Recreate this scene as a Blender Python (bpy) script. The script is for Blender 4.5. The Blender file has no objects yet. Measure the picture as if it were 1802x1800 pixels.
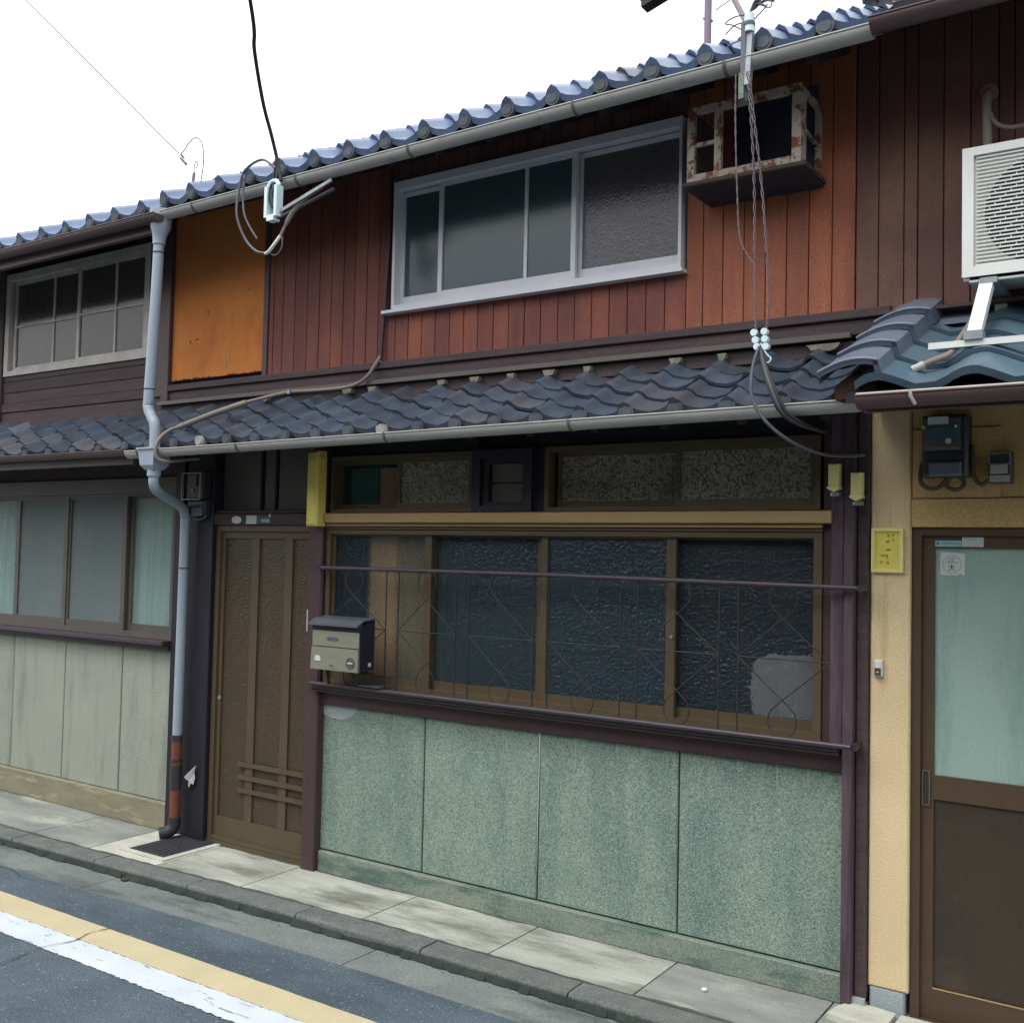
import bpy, math, random
from mathutils import Vector, Matrix
random.seed(7)
C = bpy.context.scene.collection
sc = bpy.context.scene
PI = math.pi

# ------------------------------------------------------------------ camera, sky, sun, exposure
cam_d = bpy.data.cameras.new("camera")
cam = bpy.data.objects.new("camera", cam_d)
C.objects.link(cam)
yaw, pitch, roll = math.radians(34.064), math.radians(2.358), math.radians(1.237)
fw = Vector((-math.sin(yaw) * math.cos(pitch), math.cos(yaw) * math.cos(pitch), math.sin(pitch)))
r0 = Vector((math.cos(yaw), math.sin(yaw), 0))
u0 = r0.cross(fw)
rr = math.cos(roll) * r0 + math.sin(roll) * u0
uu = -math.sin(roll) * r0 + math.cos(roll) * u0
M = Matrix((rr, uu, -fw)).transposed().to_4x4()
M.translation = Vector((0, -4.3, 1.745))
cam.matrix_world = M
cam_d.sensor_fit = 'HORIZONTAL'
cam_d.sensor_width = 36
cam_d.lens = 36 * 1861.67 / 1802
cam_d.clip_start = 0.05
cam_d.clip_end = 1000
sc.camera = cam

world = bpy.data.worlds.new("World")
sc.world = world
world.use_nodes = True
wt = world.node_tree
bgn = wt.nodes["Background"]
sky = wt.nodes.new("ShaderNodeTexSky")
sky.sky_type = 'NISHITA'
sky.sun_disc = False
SUN_EL, SUN_AZ = math.radians(58), math.radians(200)
sky.sun_elevation = SUN_EL
sky.sun_rotation = SUN_AZ
sky.air_density = 1.0
sky.dust_density = 4.0
hs = wt.nodes.new("ShaderNodeHueSaturation")
hs.inputs["Saturation"].default_value = 0.25
mixw = wt.nodes.new("ShaderNodeMixRGB")
mixw.inputs[0].default_value = 0.62
mixw.inputs[2].default_value = (9.2, 9.35, 9.7, 1)      # the even cloud layer
wt.links.new(sky.outputs[0], hs.inputs["Color"])
wt.links.new(hs.outputs[0], mixw.inputs[1])
wt.links.new(mixw.outputs[0], bgn.inputs[0])
bgn.inputs[1].default_value = 0.15

sun_d = bpy.data.lights.new("sun", 'SUN')
sun_d.energy = 0.8
sun_d.angle = math.radians(25)
sun_d.color = (1.0, 0.96, 0.9)
sun = bpy.data.objects.new("sun", sun_d)
sd = Vector((math.sin(SUN_AZ) * math.cos(SUN_EL), math.cos(SUN_AZ) * math.cos(SUN_EL), math.sin(SUN_EL)))
sun.rotation_euler = sd.to_track_quat('Z', 'Y').to_euler()
C.objects.link(sun)

sc.view_settings.view_transform = 'Standard'
sc.view_settings.look = 'None'
sc.view_settings.gamma = 1
sc.view_settings.exposure = 0.8
sc.render.engine = 'CYCLES'
sc.cycles.use_denoising = True
sc.cycles.max_bounces = 6

# ------------------------------------------------------------------ materials
def srgb(r, g, b):
    f = lambda c: (c / 255 / 12.92) if c <= 10 else ((c / 255 + 0.055) / 1.055) ** 2.4
    return (f(r), f(g), f(b), 1)

def mat(name, c1, c2=None, scale=(6, 6, 6), rough=0.75, bump=0.0, bscale=60.0, fine=0.0, fscale=160.0, c3=None,
        c3scale=(1.2, 1.2, 1.2), c3lo=0.52, c3hi=0.66, rnd=0.0, metal=0.0, spec=0.5, alpha=1.0, voro=False, detail=5, cell=None, coat=0.0):
    m = bpy.data.materials.new(name)
    m.use_nodes = True
    t = m.node_tree
    N, L = t.nodes, t.links
    p = N["Principled BSDF"]
    p.inputs["Roughness"].default_value = rough
    p.inputs["Metallic"].default_value = metal
    p.inputs["Specular IOR Level"].default_value = spec
    p.inputs["Alpha"].default_value = alpha
    p.inputs["Coat Weight"].default_value = coat
    geo = N.new("ShaderNodeNewGeometry")
    def noise(sc3, det=detail, rgh=0.6):
        mp = N.new("ShaderNodeMapping")
        mp.inputs["Scale"].default_value = sc3
        L.new(geo.outputs["Position"], mp.inputs["Vector"])
        n = N.new("ShaderNodeTexNoise")
        n.inputs["Scale"].default_value = 1
        n.inputs["Detail"].default_value = det
        n.inputs["Roughness"].default_value = rgh
        L.new(mp.outputs[0], n.inputs["Vector"])
        return n.outputs["Fac"]
    def ramp(fac, lo, hi):
        r = N.new("ShaderNodeMapRange")
        r.inputs["From Min"].default_value = lo
        r.inputs["From Max"].default_value = hi
        L.new(fac, r.inputs["Value"])
        return r.outputs[0]
    def mix(fac, a, b, mode='MIX'):
        x = N.new("ShaderNodeMixRGB")
        x.blend_type = mode
        for i, v in ((0, fac), (1, a), (2, b)):
            if isinstance(v, (tuple, float, int)):
                x.inputs[i].default_value = v
            else:
                L.new(v, x.inputs[i])
        return x.outputs[0]
    col = c1
    if c2 is not None:
        col = mix(ramp(noise(scale), 0.32, 0.68), c1, c2)
    if c3 is not None:
        col = mix(ramp(noise(c3scale, 6, 0.65), c3lo, c3hi), col, c3)
    if fine:
        col = mix(fine, col, mix(ramp(noise((fscale,) * 3, 2), 0.35, 0.65), (0.0, 0.0, 0.0, 1), (1, 1, 1, 1)), 'OVERLAY')
    if cell:
        mp = N.new("ShaderNodeTexVoronoi")
        mp.inputs["Scale"].default_value = cell[0]
        L.new(geo.outputs["Position"], mp.inputs["Vector"])
        sp = N.new("ShaderNodeSeparateColor")
        L.new(mp.outputs["Color"], sp.inputs[0])
        col = mix(ramp(sp.outputs[0], cell[2], cell[2] + 0.1), col, cell[1])
    if rnd:
        oi = N.new("ShaderNodeObjectInfo")
        mr = N.new("ShaderNodeMapRange")
        mr.inputs["To Min"].default_value = 1 - rnd
        mr.inputs["To Max"].default_value = 1 + rnd
        L.new(oi.outputs["Random"], mr.inputs["Value"])
        vm = N.new("ShaderNodeVectorMath")
        vm.operation = 'SCALE'
        if isinstance(col, tuple):
            vm.inputs[0].default_value = col[:3]
        else:
            L.new(col, vm.inputs[0])
        L.new(mr.outputs[0], vm.inputs["Scale"])
        col = vm.outputs[0]
    if isinstance(col, tuple):
        p.inputs["Base Color"].default_value = col
    else:
        L.new(col, p.inputs["Base Color"])
    if bump:
        b = N.new("ShaderNodeBump")
        b.inputs["Strength"].default_value = min(1.0, bump)
        b.inputs["Distance"].default_value = 0.004 if not voro else 0.006
        if voro:
            v = N.new("ShaderNodeTexVoronoi")
            v.feature = 'SMOOTH_F1'
            v.inputs["Scale"].default_value = bscale
            L.new(geo.outputs["Position"], v.inputs["Vector"])
            L.new(v.outputs["Distance"], b.inputs["Height"])
        else:
            L.new(noise((bscale,) * 3 if not isinstance(bscale, tuple) else bscale, 4), b.inputs["Height"])
        L.new(b.outputs[0], p.inputs["Normal"])
    return m

MT = {}
S = srgb
# ground
MT['asphalt'] = mat('asphalt', S(70, 83, 93), S(86, 99, 108), (3, 3, 3), 0.9, 1.0, 140, 0.5, 150, cell=(115, S(180, 190, 194), 0.968), c3=S(60, 72, 82), c3scale=(0.9, 2.2, 1), c3lo=0.5, c3hi=0.7)
MT['gutter_con'] = mat('gutter_concrete', S(104, 112, 110), S(122, 128, 124), (4, 4, 4), 0.9, 0.6, 120, 0.25, 150, c3=S(82, 90, 88), c3scale=(1.2, 5, 3))
MT['kerb'] = mat('kerb_stone', S(88, 94, 92), S(108, 112, 108), (9, 9, 9), 0.9, 0.8, 110, 0.35, 140, rnd=0.06)
MT['slab'] = mat('pavement_cement', S(184, 187, 178), S(140, 144, 134), (1.6, 5.5, 3), 0.85, 0.35, 90, 0.14, 160, c3=S(104, 106, 96), c3scale=(1.3, 4.6, 2), c3lo=0.47, c3hi=0.64, rnd=0.04)
MT['slab_dark'] = mat('pavement_cement_grey', S(150, 154, 148), S(116, 122, 118), (1.6, 5.5, 3), 0.85, 0.4, 90, 0.16, 160, c3=S(166, 168, 156), c3scale=(1.4, 4.2, 2), c3lo=0.55, c3hi=0.64, rnd=0.04)
MT['slab_light'] = mat('fresh_mortar', S(196, 196, 184), S(168, 170, 158), (5, 8, 3), 0.85, 0.3, 80, 0.1)
MT['moss'] = mat('dark_grey_green', S(38, 50, 50), S(56, 64, 58), (8, 8, 8), 1.0, 0.8, 90)
MT['yellow'] = mat('yellow_paint', S(194, 184, 148), S(184, 174, 140), (5, 5, 5), 0.7, 0.4, 130, 0.07, 150, c3=S(176, 164, 124), c3scale=(9, 40, 3), c3lo=0.64, c3hi=0.72)
MT['white_line'] = mat('white_paint', S(206, 213, 219), S(192, 201, 209), (5, 5, 5), 0.7, 0.4, 130, 0.06, 150, c3=S(104, 118, 130), c3scale=(7, 36, 3), c3lo=0.62, c3hi=0.66)
MT['crack'] = mat('crack_dirt', S(58, 62, 60), rough=1)
MT['ground'] = mat('ground_soil', S(90, 96, 96), S(78, 84, 84), (1, 1, 1), 1.0)
# walls
MT['terrazzo'] = mat('green_washed_stone', S(118, 140, 128), S(132, 150, 136), (5, 5, 5), 0.8, 0.6, 240, 0.55, 230, c3=S(92, 116, 112), c3scale=(5, 5, 1.0), c3lo=0.45, c3hi=0.8, cell=(230, S(172, 184, 174), 0.93), rnd=0.03)
MT['base_con'] = mat('grey_green_concrete', S(112, 128, 118), S(128, 136, 124), (3, 3, 6), 0.9, 0.6, 100, 0.3, 150, c3=S(82, 106, 96), c3scale=(2.5, 2.5, 9), c3lo=0.5, c3hi=0.62)
MT['nb_panel'] = mat('pale_cement_board', S(152, 156, 144), S(142, 149, 138), (2, 2, 2), 0.9, 0.4, 110, 0.12, 160, c3=S(112, 120, 110), c3scale=(7, 7, 0.9), c3lo=0.5, c3hi=0.74, rnd=0.03)
MT['nb_base'] = mat('stained_cement_plinth', S(138, 136, 112), S(120, 118, 98), (3, 3, 8), 0.9, 0.6, 90, 0.2, c3=S(158, 150, 118), c3scale=(2, 2, 12), c3lo=0.55, c3hi=0.62)
MT['orange'] = mat('orange_clay_plaster', S(202, 128, 64), S(190, 114, 54), (3.5, 3.5, 3.5), 0.95, 0.6, 80, 0.2, 120, c3=S(168, 96, 52), c3scale=(4, 4, 2.2), c3lo=0.5, c3hi=0.72)
MT['board_red'] = mat('red_brown_painted_board', S(116, 62, 52), S(98, 54, 52), (14, 14, 1.2), 0.7, 0.4, (90, 90, 9), 0.2, 120, c3=S(136, 76, 54), c3scale=(3.5, 3.5, 1.1), c3lo=0.45, c3hi=0.68, rnd=0.14)
MT['board_orange'] = mat('orange_brown_board', S(156, 92, 60), S(136, 78, 58), (14, 14, 1.2), 0.7, 0.4, (90, 90, 9), 0.2, 120, c3=S(112, 62, 52), c3scale=(3.0, 3.0, 1.0), c3lo=0.5, c3hi=0.72, rnd=0.12)
MT['board_brown'] = mat('dark_brown_board', S(98, 66, 58), S(88, 58, 54), (9, 9, 1.5), 0.7, 0.3, (90, 90, 9), 0.14, 120, c3=S(112, 80, 62), c3scale=(1.3, 1.3, 1.3), rnd=0.1)
MT['dark_wood'] = mat('dark_weathered_wood', S(60, 50, 54), S(76, 62, 62), (3, 3, 30), 0.8, 0.5, (14, 14, 120), 0.16, 110, rnd=0.08)
MT['black_wood'] = mat('blackened_post', S(20, 21, 33), S(30, 28, 40), (20, 20, 3), 0.55, 0.4, (120, 120, 10), 0.1, rnd=0.05)
MT['purple_wood'] = mat('purple_brown_wood', S(66, 52, 60), S(92, 74, 84), (28, 28, 3.5), 0.7, 0.5, (120, 120, 9), 0.12, rnd=0.05, c3=S(50, 42, 52), c3scale=(22, 22, 1.5))
MT['plum_paint'] = mat('plum_brown_paint', S(76, 54, 56), S(66, 48, 50), (14, 14, 4), 0.5, 0.2, (90, 90, 14), 0.08)
MT['bracket_wood'] = mat('weathered_shelf_wood', S(72, 62, 54), S(60, 52, 48), (3, 20, 20), 0.85)
MT['soffit'] = mat('soffit_wood', S(52, 42, 50), S(42, 36, 46), (3, 20, 3), 0.9)
MT['brown_alu'] = mat('brown_aluminium', S(94, 82, 62), S(86, 75, 58), (4, 4, 4), 0.45, 0.1, 80, 0.05, metal=0.2)
MT['bronze'] = mat('bronze_lintel', S(172, 148, 102), S(160, 136, 92), (2, 2, 8), 0.5, 0.15, (20, 20, 100), 0.06, metal=0.1)
MT['grey_brown'] = mat('grey_brown_sash', S(92, 86, 80), S(82, 78, 74), (4, 4, 4), 0.5)
MT['beige'] = mat('beige_spray_render', S(200, 172, 118), S(190, 160, 110), (2, 2, 2), 0.95, 0.9, 170, 0.2, 170, c3=S(206, 164, 88), c3scale=(1.5, 1.5, 1.5), c3lo=0.5, c3hi=0.7)
MT['beige_low'] = mat('sand_spray_render', S(222, 202, 162), S(212, 190, 148), (2, 2, 2), 0.95, 0.8, 170, 0.16, 170, c3=S(190, 164, 118), c3scale=(14, 14, 1.1), c3lo=0.55, c3hi=0.75)
MT['block'] = mat('pale_footing', S(160, 170, 172), S(146, 158, 160), (9, 9, 9), 0.9, 0.5, 100, 0.15)
MT['door_brown'] = mat('brown_door_metal', S(82, 66, 48), S(76, 60, 46), (3, 3, 3), 0.5, 0.1, 90, 0.06, metal=0.1)
MT['door_panel'] = mat('dark_brown_door_panel', S(62, 54, 42), S(56, 48, 42), (3, 3, 3), 0.4, 0.15, 120, 0.14, c3=S(78, 70, 56), c3scale=(3, 3, 5), c3lo=0.55, c3hi=0.8)
# metals, plastics, tiles
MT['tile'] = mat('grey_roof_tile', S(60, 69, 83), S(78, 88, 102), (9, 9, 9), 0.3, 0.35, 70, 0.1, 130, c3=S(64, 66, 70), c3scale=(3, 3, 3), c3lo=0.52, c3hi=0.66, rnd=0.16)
MT['tile_pale'] = mat('pale_grey_tile', S(108, 116, 132), S(96, 104, 118), (9, 9, 9), 0.4, 0.35, 70, 0.1)  # paler tone for a few random tiles
MT['tile_dull'] = mat('brownish_old_tile', S(64, 68, 78), S(80, 82, 90), (9, 9, 9), 0.55, 0.4, 70, 0.15)
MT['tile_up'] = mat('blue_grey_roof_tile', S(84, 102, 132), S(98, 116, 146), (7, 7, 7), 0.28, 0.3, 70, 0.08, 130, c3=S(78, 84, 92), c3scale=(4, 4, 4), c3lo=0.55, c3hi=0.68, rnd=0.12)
MT['disc'] = mat('weathered_tile_end', S(54, 66, 80), S(76, 80, 84), (25, 25, 25), 0.7, 0.5, 90, 0.2, rnd=0.22)
MT['white_disc'] = mat('pale_tile_end', S(160, 160, 156), S(120, 124, 124), (30, 30, 30), 0.7)
MT['tile_blue'] = mat('smooth_blue_grey_tile', S(78, 98, 112), S(88, 110, 122), (6, 6, 6), 0.3, 0.15, 60, 0.05, c3=S(76, 98, 116), c3scale=(3, 3, 3), rnd=0.06)
MT['tile_verge'] = mat('verge_tile_grey', S(104, 112, 128), S(94, 102, 118), (8, 8, 8), 0.4, 0.2, 60, 0.08, rnd=0.05)
MT['mortar'] = mat('crumbling_mortar', S(138, 130, 112), S(104, 100, 92), (20, 20, 20), 0.95, 0.6, 60)
MT['gutter'] = mat('grey_pvc_gutter', S(168, 168, 162), S(152, 155, 152), (3, 20, 20), 0.5, 0.15, 60, 0.05, c3=S(112, 116, 112), c3scale=(6, 6, 14), c3lo=0.6, c3hi=0.72)
MT['gutter_brown'] = mat('brown_gutter', S(74, 58, 60), S(86, 66, 62), (2, 12, 12), 0.5)
MT['strap'] = mat('rusty_strap', S(104, 104, 98), S(92, 82, 70), (40, 40, 40), 0.8)
MT['pipe'] = mat('blue_grey_pvc_pipe', S(154, 166, 180), S(144, 158, 170), (4, 4, 2), 0.45, 0.1, 60, 0.03, c3=S(124, 138, 148), c3scale=(10, 10, 2), c3lo=0.6, c3hi=0.75)
MT['pipe_rust'] = mat('red_brown_pipe', S(120, 66, 46), S(98, 56, 46), (12, 12, 12), 0.75, 0.3, 80)
MT['pipe_black'] = mat('black_pipe', S(40, 40, 46), S(52, 50, 52), (12, 12, 12), 0.6)
MT['conduit'] = mat('taupe_conduit', S(128, 118, 108), S(112, 104, 98), (9, 9, 9), 0.6)
MT['cable_black'] = mat('black_cable', S(24, 26, 32), rough=0.5)
MT['cable_grey'] = mat('grey_cable', S(96, 98, 110), S(80, 82, 92), (20, 20, 20), 0.5)
MT['cable_brown'] = mat('twisted_brown_wire', S(118, 104, 112), S(96, 86, 96), (60, 60, 60), 0.7)
MT['white_alu'] = mat('silver_window_frame', S(214, 216, 222), S(204, 206, 212), (5, 5, 5), 0.4)
MT['old_white'] = mat('old_white_painted_wood', S(194, 190, 182), S(168, 164, 156), (8, 8, 8), 0.7, 0.3, 80, 0.1)
MT['rust_white'] = mat('rusting_white_steel', S(172, 164, 150), S(156, 148, 136), (12, 12, 12), 0.75, 0.5, 90, 0.1, c3=S(112, 66, 40), c3scale=(22, 22, 22), c3lo=0.50, c3hi=0.57)
MT['purple_steel'] = mat('mauve_steel_pole', S(124, 108, 124), S(112, 96, 112), (20, 20, 5), 0.6)
MT['steel'] = mat('galvanised_steel', S(150, 158, 162), S(126, 134, 140), (20, 20, 20), 0.45, metal=0.4)
MT['mail_front'] = mat('olive_silver_mailbox_front', S(152, 154, 136), S(142, 144, 128), (4, 4, 30), 0.35, metal=0.4)
MT['mail_body'] = mat('black_mailbox_body', S(34, 36, 50), S(30, 34, 46), (8, 8, 8), 0.5)
MT['mail_lid'] = mat('grey_mailbox_lid', S(112, 118, 126), S(102, 108, 118), (8, 8, 8), 0.35, metal=0.5)
MT['grille'] = mat('dark_wrought_iron', S(38, 36, 40), S(50, 48, 50), (30, 30, 30), 0.5)
MT['rail'] = mat('plum_rail', S(70, 60, 70), S(60, 52, 60), (30, 8, 30), 0.4)
MT['white_plastic'] = mat('white_plastic', S(214, 218, 214), S(204, 208, 204), (6, 6, 6), 0.45)
MT['grille_white'] = mat('white_fan_grille', S(206, 210, 204), rough=0.5)
MT['fan_dark'] = mat('dark_fan_cavity', S(34, 44, 48), rough=0.7)
MT['yellow_plastic'] = mat('yellowed_plastic', S(226, 212, 112), S(214, 200, 92), (5, 5, 5), 0.45, c3=S(176, 162, 60), c3scale=(3, 3, 6))
MT['cream_plastic'] = mat('cream_plastic', S(236, 226, 160), S(226, 214, 146), (9, 9, 9), 0.5)
MT['plaque'] = mat('yellow_brass_plaque', S(228, 214, 108), S(216, 200, 92), (30, 30, 30), 0.5)
MT['plaque_ink'] = mat('faded_plaque_ink', S(164, 146, 40), rough=0.7)
MT['plaque_frame'] = mat('pale_yellow_frame', S(230, 222, 150), S(220, 212, 134), (12, 12, 12), 0.5)
MT['meter_grey'] = mat('grey_meter_cover', S(96, 106, 122), S(86, 94, 112), (6, 6, 6), 0.45)
MT['meter_dark'] = mat('smoked_meter_body', S(44, 46, 54), S(54, 56, 60), (14, 14, 14), 0.35)
MT['meter_clear'] = mat('clear_meter_case', S(120, 128, 132), rough=0.12, alpha=0.28)
MT['dark_olive'] = mat('olive_flex_cable', S(84, 78, 50), S(70, 66, 44), (14, 14, 14), 0.6)
MT['label_white'] = mat('white_label', S(200, 206, 200), S(184, 192, 188), (12, 12, 12), 0.6)
MT['label_blue'] = mat('pale_blue_sticker', S(140, 186, 194), S(156, 196, 200), (30, 30, 30), 0.5)
MT['label_teal'] = mat('teal_sticker', S(40, 86, 104), rough=0.5)
MT['ink'] = mat('dark_blue_ink', S(30, 44, 82), rough=0.6)
MT['ink_teal'] = mat('teal_ink', S(44, 112, 118), rough=0.6)
MT['ink_grey'] = mat('grey_ink', S(140, 156, 168), rough=0.6)
MT['paper'] = mat('torn_paper', S(182, 178, 188), S(166, 164, 172), (12, 12, 12), 0.8)
MT['lid'] = mat('black_meter_lid', S(44, 46, 52), S(52, 54, 58), (12, 12, 12), 0.6, 0.6, 120)
MT['insul'] = mat('white_insulator', S(206, 226, 230), rough=0.3)
MT['curtain'] = mat('pale_green_curtain', S(206, 232, 222), S(164, 204, 194), (40, 40, 0.8), 0.9)
MT['curtain_dim'] = mat('grey_lace_curtain', S(168, 164, 146), S(140, 140, 128), (16, 16, 2), 0.95)
MT['reflect_tan'] = mat('tan_reflection', S(252, 214, 156), S(244, 196, 132), (26, 26, 2), 0.9)  # colour of a reflected tan building corner, no real curtain
MT['reflect_brown'] = mat('brown_reflection', S(112, 98, 76), S(96, 84, 66), (26, 26, 2), 0.9)  # brown fade of the reflected building, painted as its own tone
MT['reflect_olive'] = mat('olive_reflection', S(200, 180, 130), S(176, 156, 112), (26, 26, 2), 0.9)  # olive side of the reflected building, painted as its own tone
MT['reflect_teal'] = mat('teal_reflection', S(50, 140, 118), rough=0.9)  # teal part of the reflection in the transom, no real cloth
MT['interior'] = mat('dark_interior', S(30, 34, 40), rough=1)
MT['interior_brown'] = mat('brown_room_interior', S(96, 84, 78), S(72, 66, 70), (3, 3, 3), 1)
MT['interior_navy'] = mat('navy_board', S(58, 60, 78), S(48, 52, 66), (6, 6, 6), 0.9)
MT['house_body'] = mat('dim_house_body', S(84, 78, 74), S(72, 68, 66), (1, 1, 1), 0.95)
MT['black_beam'] = mat('black_steel_beam', S(14, 14, 26), rough=0.6)
MT['opp_wall'] = mat('brown_plank_wall', S(96, 84, 74), S(84, 74, 66), (5, 5, 1), 0.9)
MT['opp_tan'] = mat('tan_plaster', S(190, 150, 104), rough=0.9)
MT['opp_glass'] = mat('opposite_glass', S(40, 56, 60), rough=0.15)
MT['brown_leaf'] = mat('dead_leaf', S(70, 66, 44), rough=0.9)

def glass(name, c1, c2, alpha, bscale, bump, rough, spec=0.5, fine=0.5):
    return mat(name, c1, c2, (2, 2, 2), rough, bump, bscale, fine, bscale * 2.2, alpha=alpha, voro=True, spec=spec)
MT['clay'] = mat('dark_bedding_clay', S(66, 44, 34), S(50, 36, 30), (20, 20, 20), 0.95, 0.6, 60)
def pebbled(name, base, mottle, opacity, tint, bscale, ior=1.16, bd=0.0062, fac=0.62):
    m = mat(name, base, mottle, (11, 11, 11), 0.18, 1.0, bscale, 0.35, 240, voro=True)
    t = m.node_tree
    N, L = t.nodes, t.links
    p = N["Principled BSDF"]
    bump = [n for n in N if n.type == 'BUMP'][0]
    bump.inputs["Distance"].default_value = bd
    p.inputs["Specular IOR Level"].default_value = 0.5
    p.inputs["Roughness"].default_value = 0.26
    vo = [n for n in N if n.type == 'TEX_VORONOI'][0]
    mr = N.new("ShaderNodeMapRange")
    mr.inputs["From Min"].default_value = 0.15
    mr.inputs["From Max"].default_value = 0.62
    L.new(vo.outputs["Distance"], mr.inputs["Value"])
    src = p.inputs["Base Color"].links[0].from_socket
    mx = N.new("ShaderNodeMixRGB")
    mx.inputs[1].default_value = (base[0] * 0.55, base[1] * 0.55, base[2] * 0.6, 1)  # pebble relief shading painted into the base colour, dark at cell centres
    L.new(mr.outputs[0], mx.inputs[0]); L.new(src, mx.inputs[2])
    L.new(mx.outputs[0], p.inputs["Base Color"])
    rf = N.new("ShaderNodeBsdfRefraction")
    rf.inputs["Color"].default_value = tint
    rf.inputs["IOR"].default_value = ior
    rf.inputs["Roughness"].default_value = 0.06
    L.new(bump.outputs[0], rf.inputs["Normal"])
    tr = N.new("ShaderNodeBsdfTransparent")
    tr.inputs["Color"].default_value = tint
    a = N.new("ShaderNodeMixShader"); a.inputs[0].default_value = fac
    L.new(tr.outputs[0], a.inputs[1]); L.new(rf.outputs[0], a.inputs[2])
    b = N.new("ShaderNodeMixShader"); b.inputs[0].default_value = opacity
    L.new(a.outputs[0], b.inputs[1]); L.new(p.outputs[0], b.inputs[2])
    L.new(b.outputs[0], N["Material Output"].inputs["Surface"])
    return m
MT['g_lower'] = pebbled('pebbled_dark_glass', S(56, 80, 84), S(68, 70, 86), 0.55, (0.9, 0.96, 0.98, 1), 80)
MT['g_light'] = pebbled('pebbled_clearer_glass', S(58, 86, 94), S(68, 76, 94), 0.26, (1, 1, 1, 1), 80, 1.35, 0.0064, 0.8)
MT['g_sheet'] = pebbled('pebbled_end_pane', S(60, 82, 86), S(70, 72, 88), 0.36, (1, 1, 1, 1), 80, 1.5, 0.0085, 0.88)
MT['g_trans'] = mat('floral_pressed_glass', S(156, 150, 130), S(124, 122, 114), (5, 5, 5), 0.3, 0.6, 75, 0.5, 200, alpha=0.8, voro=True, cell=(105, S(92, 92, 80), 0.62), spec=0.4)
MT['g_door'] = mat('pressed_door_glass', S(76, 64, 48), S(68, 60, 48), (3, 3, 3), 0.3, 0.5, 130, 0.4, 260, alpha=0.97, voro=True, cell=(170, S(92, 82, 64), 0.88), spec=0.4)
MT['patch_white'] = mat('white_patch_behind_glass', S(250, 252, 252), S(238, 244, 246), (30, 30, 30), 0.8, 0, 60, 0.25, 60)
MT['g_upper'] = glass('frosted_upper_glass', S(66, 88, 90), S(72, 86, 92), 0.93, 120, 0.05, 0.16, 0.5, 0.12)
MT['g_upper_rough'] = glass('pebbled_upper_glass', S(86, 84, 94), S(98, 98, 98), 0.93, 90, 0.16, 0.22, 0.5, 0.25)
MT['g_clear'] = mat('thin_clear_glass', S(92, 90, 88), rough=0.1, alpha=0.5)
MT['g_nb'] = glass('frosted_green_glass', S(150, 176, 168), S(136, 166, 160), 0.38, 130, 0.5, 0.3, 0.5, 0.12)
MT['g_screen'] = mat('insect_screen', S(108, 120, 118), S(98, 112, 112), (2, 2, 2), 0.6, 0.5, 200, 0.25, 220, alpha=0.93)
MT['g_rdoor'] = mat('frosted_door_glass', S(144, 168, 158), S(152, 178, 168), (1, 1, 1), 0.22, 0.25, 260, 0.06, c3=S(132, 158, 150), c3scale=(6, 6, 0.8))

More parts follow.
